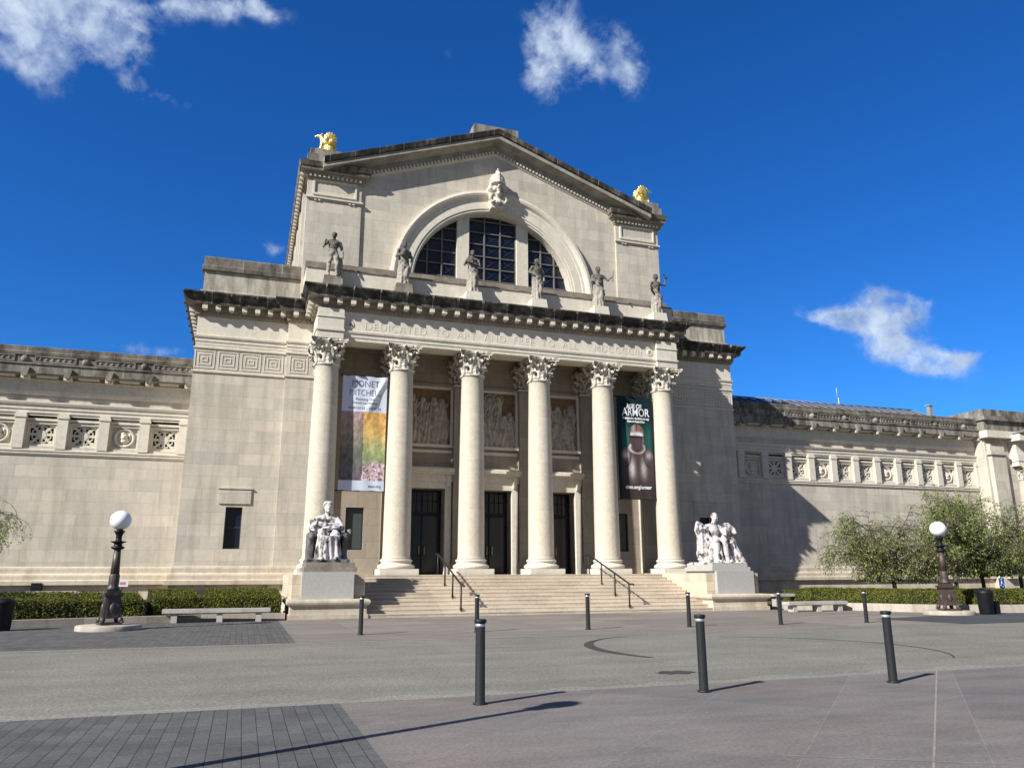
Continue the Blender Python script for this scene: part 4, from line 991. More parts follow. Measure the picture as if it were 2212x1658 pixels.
def standing(kind, seed):
    m = MB(); H = 2.42
    sh = 1.98; hip = 1.22
    if kind == 'nude':
        for s, fx, fy in ((-1, -.2, .0), (1, .2, -.12)): limb(m, [(s*.13, 0, hip), (fx, fy-.06, .66), (fx*1.0, fy, .1)], [.165, .115, .075]); m.ball((fx, fy-.12, .06), (.09, .2, .07), 8)
        m.ball((0, 0, hip+.05), (.25, .18, .2), 12)
        robe(m, (.34, .05), 1.05, .17, .12, seed, .05, .2, 7)
    else:
        robe(m, (0, 0), hip+.1, .36, .225, seed, 0, .13, 11); m.ball((.1, -.2, .62), (.1, .12, .34), 10); m.ball((-.05, -.14, .05), (.1, .2, .06), 8); m.ball((.2, -.1, .05), (.1, .2, .06), 8)
        m.tube([(-.3, -.1, 1.7), (-.1, -.24, 1.3), (.2, -.2, 1.0), (.34, .02, .8)], [.06, .08, .09, .07], 8)
        robe(m, (.02, .06), 1.5, .3, .26, seed+9, .45, .12, 8)
    m.ball((0, 0, 1.42), (.21, .16, .24), 12); m.ball((0, -.02, 1.74), (.27, .18, .28), 12); limb(m, [(-.27, 0, sh-.08), (0, 0, sh), (.27, 0, sh-.08)], [.1, .1, .1])
    limb(m, [(0, 0, sh), (0, -.03, 2.14)], [.085, .08]); head(m, (0, -.05, 2.27), .16, {'nude': -.5, 'raise': .6, 'staff': .3}.get(kind, .2*(-1)**seed))
    A = {'nude': [((-.3, 0, 1.9), (-.5, -.02, 1.62), (-.42, -.2, 1.9)), ((.3, 0, 1.9), (.43, .02, 1.52), (.46, -.1, 1.14))],
         'hold': [((-.3, 0, 1.9), (-.42, -.05, 1.55), (-.16, -.26, 1.62)), ((.3, 0, 1.9), (.44, 0, 1.55), (.34, -.2, 1.28))],
         'lyre': [((-.3, 0, 1.9), (-.45, -.08, 1.6), (-.3, -.28, 1.82)), ((.3, 0, 1.9), (.36, -.12, 1.52), (.08, -.28, 1.6))],
         'plain': [((-.3, 0, 1.9), (-.46, .02, 1.6), (-.26, -.2, 1.45)), ((.3, 0, 1.9), (.42, .02, 1.5), (.36, -.14, 1.18))],
         'staff': [((-.3, 0, 1.9), (-.4, -.06, 1.56), (-.12, -.25, 1.5)), ((.3, 0, 1.9), (.55, -.05, 1.66), (.76, -.15, 1.84))],
         'raise': [((-.3, 0, 1.9), (-.46, -.04, 1.6), (-.52, -.22, 1.42)), ((.3, 0, 1.9), (.6, -.04, 1.86), (.66, -.1, 2.22))]}[kind]
    for a, e, h_ in A:
        limb(m, [a, e, h_], [.09, .072, .055]); hand(m, h_, Vector(h_)-Vector(e), .055)
    if kind == 'staff': m.tube([(.78, -.2, 1.55), (.84, -.2, 2.25)], [.035, .03], 6)
    if kind == 'raise': m.tube([(.66, -.1, 2.24), (.58, -.14, 2.42), (.45, -.14, 2.5)], [.06, .06, .04], 6)
    if kind == 'lyre': m.box(-.28, .02, -.36, -.26, 1.62, 2.0)
    if kind == 'hold': m.ball((-.1, -.32, 1.75), (.14, .12, .2), 8)
    return m
SX = [-9.06, -5.5, -1.82, 1.82, 5.48, 9.1]
SL = [('nude', 'bare male statue with bent arm and hanging cloth, before the left gable pilaster', .0),
      ('hold', 'robed statue holding something to its chest, before the left foot of the arch', .2),
      ('lyre', 'robed statue with folded arms before the pier left of the middle window light', -.2),
      ('plain', 'slender robed statue before the pier right of the middle window light', .15),
      ('staff', 'robed statue holding a staff out sideways, before the right foot of the arch', -.1),
      ('raise', 'statue with one arm raised overhead, in front of the right gable pilaster', .1)]
for i, (x, (k, lab, rz)) in enumerate(zip(SX, SL)):
    t = thing('statue', lab, 'statue', (x, .15, 15.1), 'stone statues standing along the portico cornice')
    b = MB(); b.box(-.55, .55, -.45, .45, 0, .12); b.frustum(0, 0, .12, .84, .98, .8, .8, .7); b.build('pedestal', 'ledge' if i < 2 else 'trim', t)
    o = fused_obj('figure', standing(k, i+3), 'statue', t, .032, 1, .03, .16, i); o.location = (0, 0, .82); o.rotation_euler = (0, 0, rz)
# the seated figures beside the steps
def seated_left():
    m = MB()
    robe(m, (0, -.62), .95, .5, .42, 4, .08, .16, 13, (1, .75))
    for s in (-1, 1):
        limb(m, [(s*.2, .3, 1.0), (s*.25, -.62, 1.06), (s*.27, -.7, .2)], [.24, .2, .13]); m.ball((s*.27, -.92, .14), (.11, .22, .09), 8)
    m.ball((0, .32, 1.2), (.36, .28, .34), 12); m.ball((0, .3, 1.58), (.38, .26, .34), 12); limb(m, [(-.36, .3, 1.74), (0, .32, 1.84), (.36, .3, 1.74)], [.14, .13, .14])
    limb(m, [(0, .3, 1.85), (0, .26, 2.05)], [.12, .11]); head(m, (0, .2, 2.2), .2, .1)
    m.ball((0, .3, 2.32), (.22, .24, .17), 10)
    limb(m, [(-.42, .28, 1.7), (-.62, .1, 1.32), (-.62, -.32, 1.3)], [.14, .12, .085]); hand(m, (-.62, -.4, 1.28), (0, -1, -.3), .08)
    limb(m, [(.42, .28, 1.7), (.56, -.05, 1.36), (.25, -.5, 1.36)], [.14, .12, .085]); hand(m, (.2, -.55, 1.34), (-1, -.3, 0), .08)
    m.obox((0, -.45, 1.33), (.42, 0, .1), (0, .2, .06), (0, -.02, .05)); m.tube([(-.45, .1, 1.6), (-.1, -.1, 1.45), (.4, .0, 1.5)], [.1, .12, .1], 8)
    m.obox((0, -.3, .1), (.5, 0, 0), (0, .5, 0), (0, 0, .06))
    return m
def throne():
    m = MB(); m.box(-.62, .62, -.1, .95, 0, .95); m.box(-.62, .62, .72, 1.0, .9, 1.66); m.tube([(-.66, .86, 1.66), (.66, .86, 1.66)], .1, 8)
    for s in (-1, 1): m.box(s*.66-.11, s*.66+.11, -.42, .95, 0, 1.1); m.ball((s*.66, -.44, 1.02), (.14, .16, .17), 10); m.ball((s*.66, -.42, .14), (.16, .2, .16), 8); m.tube([(s*.66, -.4, 1.1), (s*.66, .9, 1.14)], .1, 8)
    m.box(-.82, .82, -1.02, 1.02, -.02, .12); m.ball((.84, -.1, 1.1), (.16, .22, .24), 10)
    return m
t = thing('seated_statue', 'weathered marble figure enthroned with a book on its lap, on the left pedestal', 'statue', (-9.07, -4.4, 2.08))
o = fused_obj('figure', seated_left(), 'marble', t, .022, 1, .01, .12, 1)
fused_obj('throne', throne(), 'marble_dark', t, .03, 1, .012, .14, 2)
def group_right():
    m = MB(); rg = random.Random(4)
    for _ in range(16): m.ball((-.03+rg.uniform(-.14, .14), .1+rg.uniform(-.1, .12), 2.28+rg.uniform(-.06, .12)), .055, 6)
    for _ in range(8): m.ball((.55+rg.uniform(-.12, .12), .0+rg.uniform(-.08, .12), 1.62+rg.uniform(-.06, .1)), .05, 6)
    m.tube([(-.62, .1, 1.78), (-.95, .1, 1.9), (-1.05, .05, 1.6), (-.9, .0, 1.2), (-.78, .0, .8)], [.1, .12, .12, .13, .15], 8)
    m.tube([(-.2, -.55, .9), (-.3, -.75, .5), (-.15, -.7, .12)], [.07, .06, .08], 8); m.tube([(.25, -.4, 1.15), (.2, -.62, .6), (.3, -.68, .12)], [.07, .06, .08], 8)
    m.tube([(.75, -.3, .9), (.95, -.4, .5), (1.15, -.4, .1)], [.09, .08, .08], 8)
    pass; m.box(-1.05, .95, -.85, .9, -.02, .1)
    m.ball((-.45, .2, .5), (.5, .55, .6), 12); m.ball((.1, .35, .55), (.6, .5, .6), 12)
    # seated man, bare chest, draped legs
    for x0, kx, ky, fx in ((-.18, -.45, -.62, -.5), (.05, .0, -.6, .05)):
        limb(m, [(x0, .15, 1.05), (kx, ky, 1.08), (fx, ky-.1, .15)], [.23, .18, .11]); m.ball((fx, ky-.28, .12), (.11, .22, .09), 8)
    robe(m, (-.5, -.35), 1.0, .4, .3, 6, .05, .18, 9); robe(m, (-.75, .0), 1.15, .3, .25, 8, .5, .2, 8)
    m.ball((-.1, .15, 1.2), (.3, .24, .3), 12); m.ball((-.12, .12, 1.58), (.34, .24, .34), 12); limb(m, [(-.44, .12, 1.75), (-.1, .14, 1.82), (.24, .12, 1.75)], [.13, .12, .13])
    limb(m, [(-.1, .12, 1.83), (-.06, .06, 2.02)], [.11, .1]); head(m, (-.03, .02, 2.2), .19, .35)
    limb(m, [(-.46, .12, 1.74), (-.82, .0, 1.5), (-.6, -.3, 1.25)], [.14, .11, .085]); hand(m, (-.56, -.36, 1.2), (.4, -.5, -.6), .08)
    limb(m, [(.26, .12, 1.72), (.42, -.1, 1.4), (.2, -.42, 1.3)], [.13, .11, .085]); hand(m, (.15, -.46, 1.26), (-.5, -.5, -.3), .08)
    m.ball((-.9, .05, 1.55), (.2, .25, .3), 10)
    # companion bowed beside him, cloth falling to the ground
    head(m, (.55, -.05, 1.55), .17, .9); limb(m, [(.5, .0, 1.42), (.5, .1, 1.1)], [.12, .24]); m.ball((.52, .1, 1.2), (.3, .26, .3), 10)
    m.tube([(.28, .15, 1.6), (.45, .2, 1.85), (.75, .15, 1.82), (.95, .0, 1.6), (.98, -.1, 1.4)], [.12, .15, .15, .13, .09], 10)
    robe(m, (.6, -.25), 1.1, .46, .22, 12, .05, .2, 9, (1.0, .8)); limb(m, [(.75, .05, 1.3), (.85, -.2, 1.0), (.6, -.4, .95)], [.11, .1, .08]); hand(m, (.55, -.44, .95), (-.8, -.4, 0), .07)
    m.tube([(.5, -.3, .8), (.8, -.55, .35), (1.05, -.6, .12)], [.16, .16, .1], 8)
    return m
t = thing('statue_group', 'pale marble group of seated figure and bowed companion, on the right pedestal', 'statue', (9.1, -4.4, 2.02))
o = fused_obj('figure', group_right(), 'marble_clean', t, .022, 1, .01, .1, 3)
# gilded winged beasts on the gable corners
def griffin():
    m = MB(); m.box(-.45, .4, -.35, .35, 0, .06)
    m.ball((.12, 0, .3), (.32, .26, .3), 12); m.ball((-.1, 0, .5), (.24, .22, .34), 12); limb(m, [(-.12, 0, .6), (-.22, 0, .85), (-.3, 0, .95)], [.2, .15, .13])
    m.ball((-.38, 0, .94), (.15, .1, .1), 10); m.tube([(-.48, 0, .95), (-.58, 0, .92), (-.6, 0, .84)], [.06, .045, .02], 8)
    for s in (-1, 1):
        m.ball((-.24, s*.07, 1.07), (.04, .03, .09), 6); limb(m, [(-.22, s*.14, .5), (-.3, s*.14, .08)], [.09, .07]); m.ball((-.36, s*.14, .06), (.12, .08, .06), 8)
        m.ball((.2, s*.2, .2), (.22, .1, .2), 8)
        for k in range(7):                               # feathers fanned into a curled wing
            a = R(150-26*k); p0 = Vector((.05, s*.2, .5)); q = Vector((.2+.33*math.cos(a), s*.27, .72+.4*math.sin(a))); m.tube([p0, (p0+q)/2+Vector((0, s*.05, 0)), q], [.12, .13, .08], 8)
    m.ball((.18, 0, .72), (.3, .25, .34), 14)
    m.tube([(.4, 0, .2), (.52, 0, .4), (.48, 0, .7)], [.06, .06, .05], 8)
    return m
gm = fused(griffin(), .028, 2, .01, .1); gm.materials.clear(); gm.materials.append(M['gold'])
for p in gm.polygons: p.use_smooth = True
for s, lab in ((-1, 'gilded winged beast on the left corner of the gable roof, facing outward'), (1, 'gilded winged beast on the right corner of the gable roof, facing outward')):
    o = tag(link('gilded_griffin', gm, None, (s*9.6, 2.0, 23.72)), lab, 'statue', 'gilded beasts on the roof corners')
    if s > 0: o.rotation_euler = (0, 0, PI)
# ------------------------------------------------------------------ banners
def cloth_y(x0, x1, z0, z1, y, seed, wr):
    def f(x, z):
        u, w = (x-x0)/(x1-x0), (z-z0)/(z1-z0)
        fold = wr*(math.exp(-((u-.95+(.95-w)*1.6)/.06)**2)*max(0, min(1, (w-.55)*5))+math.exp(-((u-.9+(.95-w)*1.1)/.05)**2)*max(0, min(1, (w-.5)*4)))
        return y-fold+.03*math.sin(u*7+seed)*math.sin(max(0, min(1, w))*PI)+.012*math.sin(u*19+w*6)
    return f
def cloth(x0, x1, z0, z1, f, nx=40, nz=100):
    b = MB(); vs = [(x0+(x1-x0)*i/nx, f(x0+(x1-x0)*i/nx, z0+(z1-z0)*j/nz), z0+(z1-z0)*j/nz) for j in range(nz+1) for i in range(nx+1)]
    b.add(vs, [(j*(nx+1)+i, j*(nx+1)+i+1, (j+1)*(nx+1)+i+1, (j+1)*(nx+1)+i) for j in range(nz) for i in range(nx)], 0, True); return b
def banner_frame(t, x0, x1, z0, z1, y):
    for z in (z0, z1):
        b = MB(); b.tube([(x0-.12, y+.03, z), (x1+.12, y+.03, z)], .03, 6); b.build('rod', 'dark', t)
def m_print():
    m, nt, b = mat('painted_print', .75, 0, .2); o = coords(nt); s = node(nt, 'ShaderNodeSeparateXYZ'); nt.links.new(o, s.inputs[0])
    n1 = noise(nt, o, 2.2, 5, .65); n2 = noise(nt, o, 6, 4, .7, (1, 1, .6)); v = node(nt, 'ShaderNodeTexVoronoi', Scale=11.0); nt.links.new(o, v.inputs['Vector'])
    def mth(op, a, c):
        n = node(nt, 'ShaderNodeMath', operation=op)
        for i, q in enumerate((a, c)):
            if hasattr(q, 'is_output'): nt.links.new(q, n.inputs[i])
            else: n.inputs[i].default_value = q
        return n.outputs[0]
    zz = mth('ADD', mth('DIVIDE', mth('SUBTRACT', s.outputs[2], 5.44), 5.5), mth('MULTIPLY', mth('SUBTRACT', n1, .5), .22))
    left = ramp(nt, zz, [(0, (.10, .10, .13)), (.12, (.16, .14, .17)), (.3, (.15, .16, .13)), (.5, (.30, .25, .20)), (.66, (.40, .28, .27))])
    right = ramp(nt, zz, [(.05, (.5, .38, .55)), (.2, (.56, .42, .55)), (.27, (.28, .37, .19)), (.38, (.52, .53, .24)), (.5, (.74, .50, .17)), (.66, (.74, .43, .13))])
    spots = ramp(nt, v.outputs['Color'], [(.25, (.12, .07, .16)), (.4, (.8, .6, .3)), (.6, (.55, .35, .6)), (.8, (.85, .75, .6))])
    fl = mixc(nt, ramp(nt, zz, [(.22, (.75,)*3), (.27, (0,)*3)]), right, spots)
    side = mth('GREATER_THAN', mth('ADD', s.outputs[0], mth('MULTIPLY', mth('SUBTRACT', n2, .5), .25)), -7.22)
    c = mixc(nt, side, left, fl)
    c = mixc(nt, .75, c, ramp(nt, n2, [(.35, (.55,)*3), (.65, (1.35,)*3)]), 'MULTIPLY')
    top = mth('GREATER_THAN', s.outputs[2], 9.22); bot = mth('LESS_THAN', s.outputs[2], 5.92)
    c = mixc(nt, mth('ADD', top, bot), c, (.62, .68, .78)); nt.links.new(c, b.inputs['Base Color'])
    t = node(nt, 'ShaderNodeBsdfTranslucent'); nt.links.new(c, t.inputs['Color']); mx = node(nt, 'ShaderNodeMixShader'); mx.inputs[0].default_value = .12
    nt.links.new(b.outputs[0], mx.inputs[1]); nt.links.new(t.outputs[0], mx.inputs[2]); nt.links.new(mx.outputs[0], nt.nodes['Material Output'].inputs['Surface'])
    return m
M['print'] = m_print()
M['ink'] = m_plain('banner_ink', (.05, .07, .12), .7, 0, .05, 4, .2, 0)
M['teal'] = m_plain('teal_print', (.008, .028, .035), .65, 0, .25, 2, .2, 0)
M['green'] = m_plain('green_print', (.02, .085, .068), .65, 0, .3, 2, .2, 0)
t = thing('hanging_banner', 'banner with pale lettered top above a flowery orange painting, in the left bay', 'banner', group='exhibition banners between the columns')
bx0, bx1 = -8.29, -6.15
f1 = cloth_y(bx0, bx1, 5.44, 10.98, -.02, 1, .05)
cloth(bx0, bx1, 5.44, 10.98, f1).build('cloth', 'print', t, recalc=False); banner_frame(t, bx0, bx1, 5.44, 10.98, -.02)
for body, sz, z, w in (('MONET', .46, 10.45, 1.3), ('MITCHELL', .42, 10.02, 1.5)): text('lettering', body, sz, (-7.2, -.1, z), 'ink', t, .0, width=w, bold=-.006, drape=f1)
for body, z, w in (('Painting the', 9.78, .9), ('French Landscape', 9.6, 1.2), ('MARCH 25 – JUNE 25', 9.34, 1.55)): text('lettering', body, .16, (-7.2, -.1, z), 'ink', t, .0, width=w, drape=f1)
text('lettering', 'slam.org', .2, (-6.6, -.1, 5.6), 'ink', t, .0, width=.6, drape=f1)
t = thing('hanging_banner', 'dark teal banner with white title above a suit of armour, in the right bay', 'banner', group='exhibition banners between the columns')
x0, x1 = 6.25, 8.35; xc = 7.38
f2 = cloth_y(x0, x1, 5.44, 10.95, -.02, 2, .0)
bm_ = cloth(x0, x1, 5.44, 10.95, f2, 84, 220); banner_frame(t, x0, x1, 5.44, 10.95, -.02)
def armour_ink(x, z):                     # the printed picture: a helmet and breastplate on green
    u = (x-xc)/.95; mixl = lambda a, c, k: tuple(p+(q-p)*max(0, min(1, k)) for p, q in zip(a, c)); sm = lambda e0, e1, v: max(0, min(1, (v-e0)/(e1-e0)))
    dk, md, lt, br = (.03, .022, .022), (.13, .095, .09), (.62, .56, .56), (.36, .18, .08)
    c = mixl((.006, .022, .028), (.02, .10, .082), sm(9.7, 8.9, z)*sm(1.02, .8, abs(u)))
    wsh = 1.02 if z < 7.75 else 1.02-.72*((z-7.75)/.62)**2.0 if z < 8.37 else 0
    if z > 5.44 and abs(u) < wsh and z < 8.37:                       # shoulders and breastplate
        c = mixl(dk, md, .75-.4*abs(u))
        for s, k in ((-1, 1.0), (1, .75)):
            c = mixl(c, lt, k*.85*math.exp(-((u-s*.36)/.17)**2-((z-7.02)/.46)**2)); c = mixl(c, lt, k*.95*math.exp(-((u-s*.72)/.16)**2-((z-7.78)/.2)**2))
            a = math.hypot((u-s*.92)/.5, (z-7.75)/.68); c = mixl(c, dk, .9*math.exp(-((a-1)/.07)**2)*(1 if z > 7.1 else 0))
        c = mixl(c, br, .5*math.exp(-((u+.75)/.3)**2-((z-8.1)/.25)**2)); c = mixl(c, dk, sm(6.7, 6.1, z)*.7)
    g = math.hypot(u/.56, (z-8.16)/.34)
    if g < 1 and z < 8.4: c = mixl(md, lt, .75*math.exp(-((g-.86)/.12)**2)*(1-.4*u)); c = mixl(c, dk, .7*sm(.75, .3, g))
    h = math.hypot(u/.5, (z-8.78)/(.68 if z > 8.78 else .72))
    if h < 1:
        c = mixl(md, dk, sm(.6, 1, h)*.9); c = mixl(c, br, sm(9.0, 9.25, z)*.8*(1-.3*h)); c = mixl(c, lt, .75*math.exp(-((u+.2)/.12)**2-((z-9.22)/.2)**2)); c = mixl(c, dk, .8*math.exp(-(u/.035)**2)*sm(8.9, 9.1, z))
        c = mixl(c, (.85, .8, .78), .95*math.exp(-((z-8.93+.28*u*u)/.11)**2)*sm(.9, .7, abs(u)/.5)); 
        if z < 8.82-.1*u*u: c = mixl(mixl(dk, md, .8-1.1*abs(u)), (.006, .006, .006), .95*math.exp(-((z-8.76+.1*u*u)/.045)**2))
        c = mixl(c, lt, .22*math.exp(-((u-.4)/.06)**2))
    return c+(1,)
o = bm_.build('cloth', 'paint', t, recalc=False); ca = o.data.color_attributes.new('ink', 'FLOAT_COLOR', 'POINT')
for v in o.data.vertices: ca.data[v.index].color = armour_ink(v.co.x, v.co.z)
text('lettering', 'AGE OF', .34, (xc-.1, -.09, 10.32), 'signwhite', t, .0, width=.95, bold=.012, drape=f2); text('lettering', 'ARMOR', .62, (xc, -.09, 9.9), 'signwhite', t, .0, width=1.65, bold=.006, drape=f2)
for body, z, w in (('Treasures from the Higgins Armory', 9.72, 1.6), ('Collection at the Worcester Art Museum', 9.55, 1.1)): text('lettering', body, .15, (xc, -.09, z), 'signwhite', t, .0, width=w, bold=.012, drape=f2)
text('lettering', 'slam.org/armor', .26, (xc, -.09, 5.98), 'signwhite', t, .0, width=1.55, bold=.01, drape=f2)
# ------------------------------------------------------------------ lamps, bollards, benches, bins, signs
def lamp(lab, loc, mt='bronze', h=1.0, rz=0.0):
    t = thing('street_lamp', lab, 'street lamp', loc, 'globe lamps on stone discs', rz)
    b = MB(); b.lathe(0, 0, [(.92, -.02), (.92, .13), (.89, .16), (0.02, .16)], 48, caps=False); b.build('footing', 'kerb', t)
    b = MB(); z0 = .16
    b.box(-.3, .3, -.3, .3, z0, z0+.07)
    for sx in (-1, 1):
        for sy in (-1, 1): b.ball((sx*.25, sy*.25, z0+.15), (.085, .085, .1), 8); b.ball((sx*.29, sy*.29, z0+.09), (.07, .07, .04), 8)
    b.frustum(0, 0, z0+.2, z0+.86, .52, .52, .4, .4)
    for a in range(4):
        c, s = math.cos(a*PI/2), math.sin(a*PI/2)
        for u in (-.15, .15): b.obox((c*.235-s*u, s*.235+c*u, z0+.53), (c*.012-.0, s*.012, 0), (-s*.016, c*.016, 0), (-c*.028, -s*.028, .28))
        b.ball((c*.235, s*.235, z0+.5), (.05+.05*abs(s), .05+.05*abs(c), .16), 8)
    b.box(-.235, .235, -.235, .235, z0+.86, z0+.91); b.box(-.27, .27, -.27, .27, z0+.91, z0+.98); b.box(-.2, .2, -.2, .2, z0+.98, z0+1.06); b.build('pedestal', mt, t)
    b = MB(); z = z0+1.06
    b.lathe(0, 0, [(.17, z), (.19, z+.04), (.17, z+.09), (.14, z+.13), (.15, z+.2), (.15, z+.45), (.13, z+.5)], 24, mod=lambda a, q: 1+.04*math.cos(8*a))
    b.lathe(0, 0, [(.125, z+.5), (.095, z+1.28)], 32, mod=lambda a, q: 1+.06*math.cos(12*a)); b.build('shaft', mt, t)
    b = MB(); z = z0+2.32
    b.lathe(0, 0, [(.1, z), (.15, z+.02), (.19, z+.05), (.19, z+.09), (.12, z+.12), (.12, z+.2), (.17, z+.22), (.23, z+.25), (.23, z+.265), (.1, z+.27), (.085, z+.34), (.09, z+.45), (.13, z+.54), (.16, z+.57), (.16, z+.6), (.09, z+.61), (.1, z+.66)], 20, mod=lambda a, q: 1+.03*math.cos(10*a)); b.build('collar', 'dark', t)
    b = MB(); b.lathe(0, 0, [(max(.001, .31*math.sin(PI*i/18)), z+.94-.31*math.cos(PI*i/18)) for i in range(19)], 32, caps=False); b.build('globe', 'white', t)
    t.scale = (1, 1, h); return t
lamp('dark bronze globe lamp on round stone footing in front of the left hedge', (-15.95, -9.6, 0), 'bronze', .965, R(20))
lamp('rusty brown globe lamp on round stone footing beside the bin, in front of the trees', (14.35, -12.25, 0), 'brown_bronze', .97, R(-20))
t = thing('street_lamp', 'slim tall globe lamp casting the long shadow across the near pavement', 'street lamp', (-14.75, -30.2, 0))
b = MB(); b.lathe(0, 0, [(.22, 0), (.22, .1), (.1, .3), (.075, .6), (.06, 4.55)], 20); b.build('pole', 'bronze', t)
b = MB(); b.lathe(0, 0, [(.06, 4.5), (.13, 4.55), (.13, 4.62), (.08, 4.7)], 20); b.build('collar', 'dark', t)
b = MB(); b.lathe(0, 0, [(max(.001, .2*math.sin(PI*i/18)), 4.86-.2*math.cos(PI*i/18)) for i in range(19)], 24, caps=False); b.build('globe', 'white', t)
def bollard():
    t = thing('bollard', '', 'bollard', group='black bollards along the road')
    b = MB(); b.lathe(0, 0, [(.09, 0), (.09, .02), (.064, .025), (.062, .94)], 24); b.build('post', 'black', t)
    b = MB(); b.lathe(0, 0, [(.066, .94), (.066, .985)], 24); b.build('reflective_band', 'silver', t)
    b = MB(); b.lathe(0, 0, [(.05, .985), (.078, .99), (.08, 1.02), (.074, 1.035), (.01, 1.04)], 24); b.build('cap', 'black', t)
    return t
bo = bollard(); NB = [((-9.22, -26.85), 'near bollard between the grey pavers and the rose slabs, leftmost of the near row'), ((-5.98, -26.9), 'middle bollard of the three in the near row'), ((-2.8, -27.05), 'rightmost bollard of the three in the near row')]
FB = [((-9.0, -14.4), 'far bollard in front of the left pedestal'), ((-5.72, -14.6), 'far bollard standing behind the leftmost near bollard'), ((-2.33, -14.8), 'far bollard at the middle of the steps'), ((1.05, -14.9), 'far bollard in front of the right end of the steps'), ((4.35, -15.0), 'far bollard in front of the right stone bench'), ((7.6, -15.2), 'far bollard in front of the right hedge, rightmost of the far row')]
for i, (p, lab) in enumerate(NB+FB):
    z = (p[0], p[1], 0)
    if i == 0: bo.location = z; bo['label'] = lab
    else: dup(bo, z, lab)
def bench(lab, x0, x1, y, h=.44, back=False):
    t = thing('stone_bench', lab, 'bench', ((x0+x1)/2, y, 0), 'stone benches in front of the hedges'); w = (x1-x0)/2
    b = MB(); b.box(-w, w, -.24, .24, h-.13, h); b.box(-w+.02, w-.02, -.22, .22, h-.16, h-.13); b.build('seat', 'bench', t)
    for u in (-.78, .05, .78):
        b = MB(); b.box(u*w-.1, u*w+.1, -.18, .18, 0, h-.16); b.build('leg', 'bench', t)
    if back: 
        b = MB(); b.box(-w, w*.1, .3, .42, .3, .72); b.build('backrest', 'bench', t)
    return t
bench('long backless stone bench in front of the left hedge', -14.75, -11.15, -6.4, .46)
bench('long stone bench right of the right pedestal, in front of the right hedge', 9.95, 13.0, -8.0, .42)
b = MB(); b.box(-.95, .95, -.2, .2, .56, .68); b.box(-.8, -.6, -.15, .15, 0, .56); b.box(.6, .8, -.15, .15, 0, .56)
tag(b.build('stone_slab_bench', 'bench', None, (12.1, -5.4, 0)), 'short raised stone slab behind the right bench, ending at the hedge', 'bench')
b = MB(); b.box(-1.0, 1.0, -.2, .2, .86, .98); b.box(-.8, -.6, -.15, .15, 0, .86); b.box(.6, .8, -.15, .15, 0, .86)
tag(b.build('stone_slab_bench', 'bench', None, (-19.9, 1.8, 0)), 'pale stone slab showing behind the left hedge by the wing wall', 'bench')
# planting beds, kerbs
def kerb(name, pts, w, h, mt='kerb'):
    b = MB(); b.sweep(pts, [(-w, 0), (-w, h), (0, h), (.0, 0)]); o = b.build(name, mt, None); o['kind'] = 'structure'; return o
KL = [(-40, -7.6), (-19.5, -7.6), (-17.1, -6.9), (-15.2, -6.45), (-13.5, -5.95), (-10.6, -5.9)]
KR = [(10.9, -6.6), (13.1, -7.6), (13.8, -8.7), (14.5, -10.3), (15.6, -11.2), (17.2, -12.1), (19.5, -12.9), (24, -14), (40, -16)]
kerb('kerb', KL, .3, .24); kerb('kerb', KR, .35, .32)
sheet('planting_bed', KL+[(-10.5, 4.5), (-40, 4.5)], .05, 'mulch'); sheet('planting_bed', KR+[(40, 4.5), (10.6, 4.5)], .05, 'mulch')
def hedge(lab, path, width, z0, z1, seed, n, rise=.0):
    """path = front edge, left to right; a clipped box of leaves"""
    rr = random.Random(seed); b = MB(); P = [Vector(p) for p in path]
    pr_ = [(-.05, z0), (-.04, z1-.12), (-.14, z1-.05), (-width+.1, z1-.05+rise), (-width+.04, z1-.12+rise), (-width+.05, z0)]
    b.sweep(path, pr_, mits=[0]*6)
    segs = [(p, q, (q-p).length) for p, q in zip(P, P[1:])]; tot = sum(s[2] for s in segs)
    from mathutils import noise as nz
    for i in range(n):
        d = rr.uniform(0, tot)
        for p, q, L in segs:
            if d <= L: break
            d -= L
        dr = (q-p)/L; nn = Vector((dr.y, -dr.x)); c = p+dr*d; k = rr.random(); H = z1-z0
        if k < .2: o, z, nm = rr.uniform(-.07, .01), z0+H*rr.random()**.75, Vector((nn.x, nn.y, .2))
        elif k < .9: q_ = rr.random(); o, z, nm = -q_*width, z1+rise*q_+rr.uniform(-.07, .03)+.04*nz.noise(Vector((c.x*1.3, c.y, 0))), Vector((0, 0, 1))
        else: o, z, nm = -width+rr.uniform(-.02, .05), z0+rr.random()*H, Vector((-nn.x, -nn.y, .2))
        if rr.random() < .06: c = (path[0] if rr.random() < .5 else path[-1]); c = Vector(c)+dr*rr.uniform(-.02, .02); o = -rr.random()*width; z = z0+rr.random()*H
        o += .05*nz.noise(Vector((c.x*1.1, z*1.5, seed)))
        pos = Vector((c.x+nn.x*o, c.y+nn.y*o, z)); nm = (nm.normalized()+Vector((rr.gauss(0, .55), rr.gauss(0, .55), rr.gauss(0, .55)))).normalized()
        a = nm.cross(Vector((rr.gauss(0, 1), rr.gauss(0, 1), rr.gauss(0, 1)))).normalized(); e = nm.cross(a); s = rr.uniform(.016, .03)
        b.add([pos-a*s*1.5, pos+e*s*.8, pos+a*s*1.5, pos-e*s*.8], [(0, 1, 2, 3)], 1)
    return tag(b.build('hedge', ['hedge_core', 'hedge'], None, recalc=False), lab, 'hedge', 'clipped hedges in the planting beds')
hedge('long low clipped hedge running off the left edge behind the bin', [(-26, -7.2), (-19.5, -7.2), (-17.3, -6.6), (-15.4, -6.2)], 2.6, .1, .78, 1, 42000, .26)
hedge('clipped hedge ending at the left pedestal, behind the left bench', [(-15.1, -5.85), (-13.5, -5.55), (-10.75, -5.5)], 2.8, .1, .82, 2, 32000, .27)
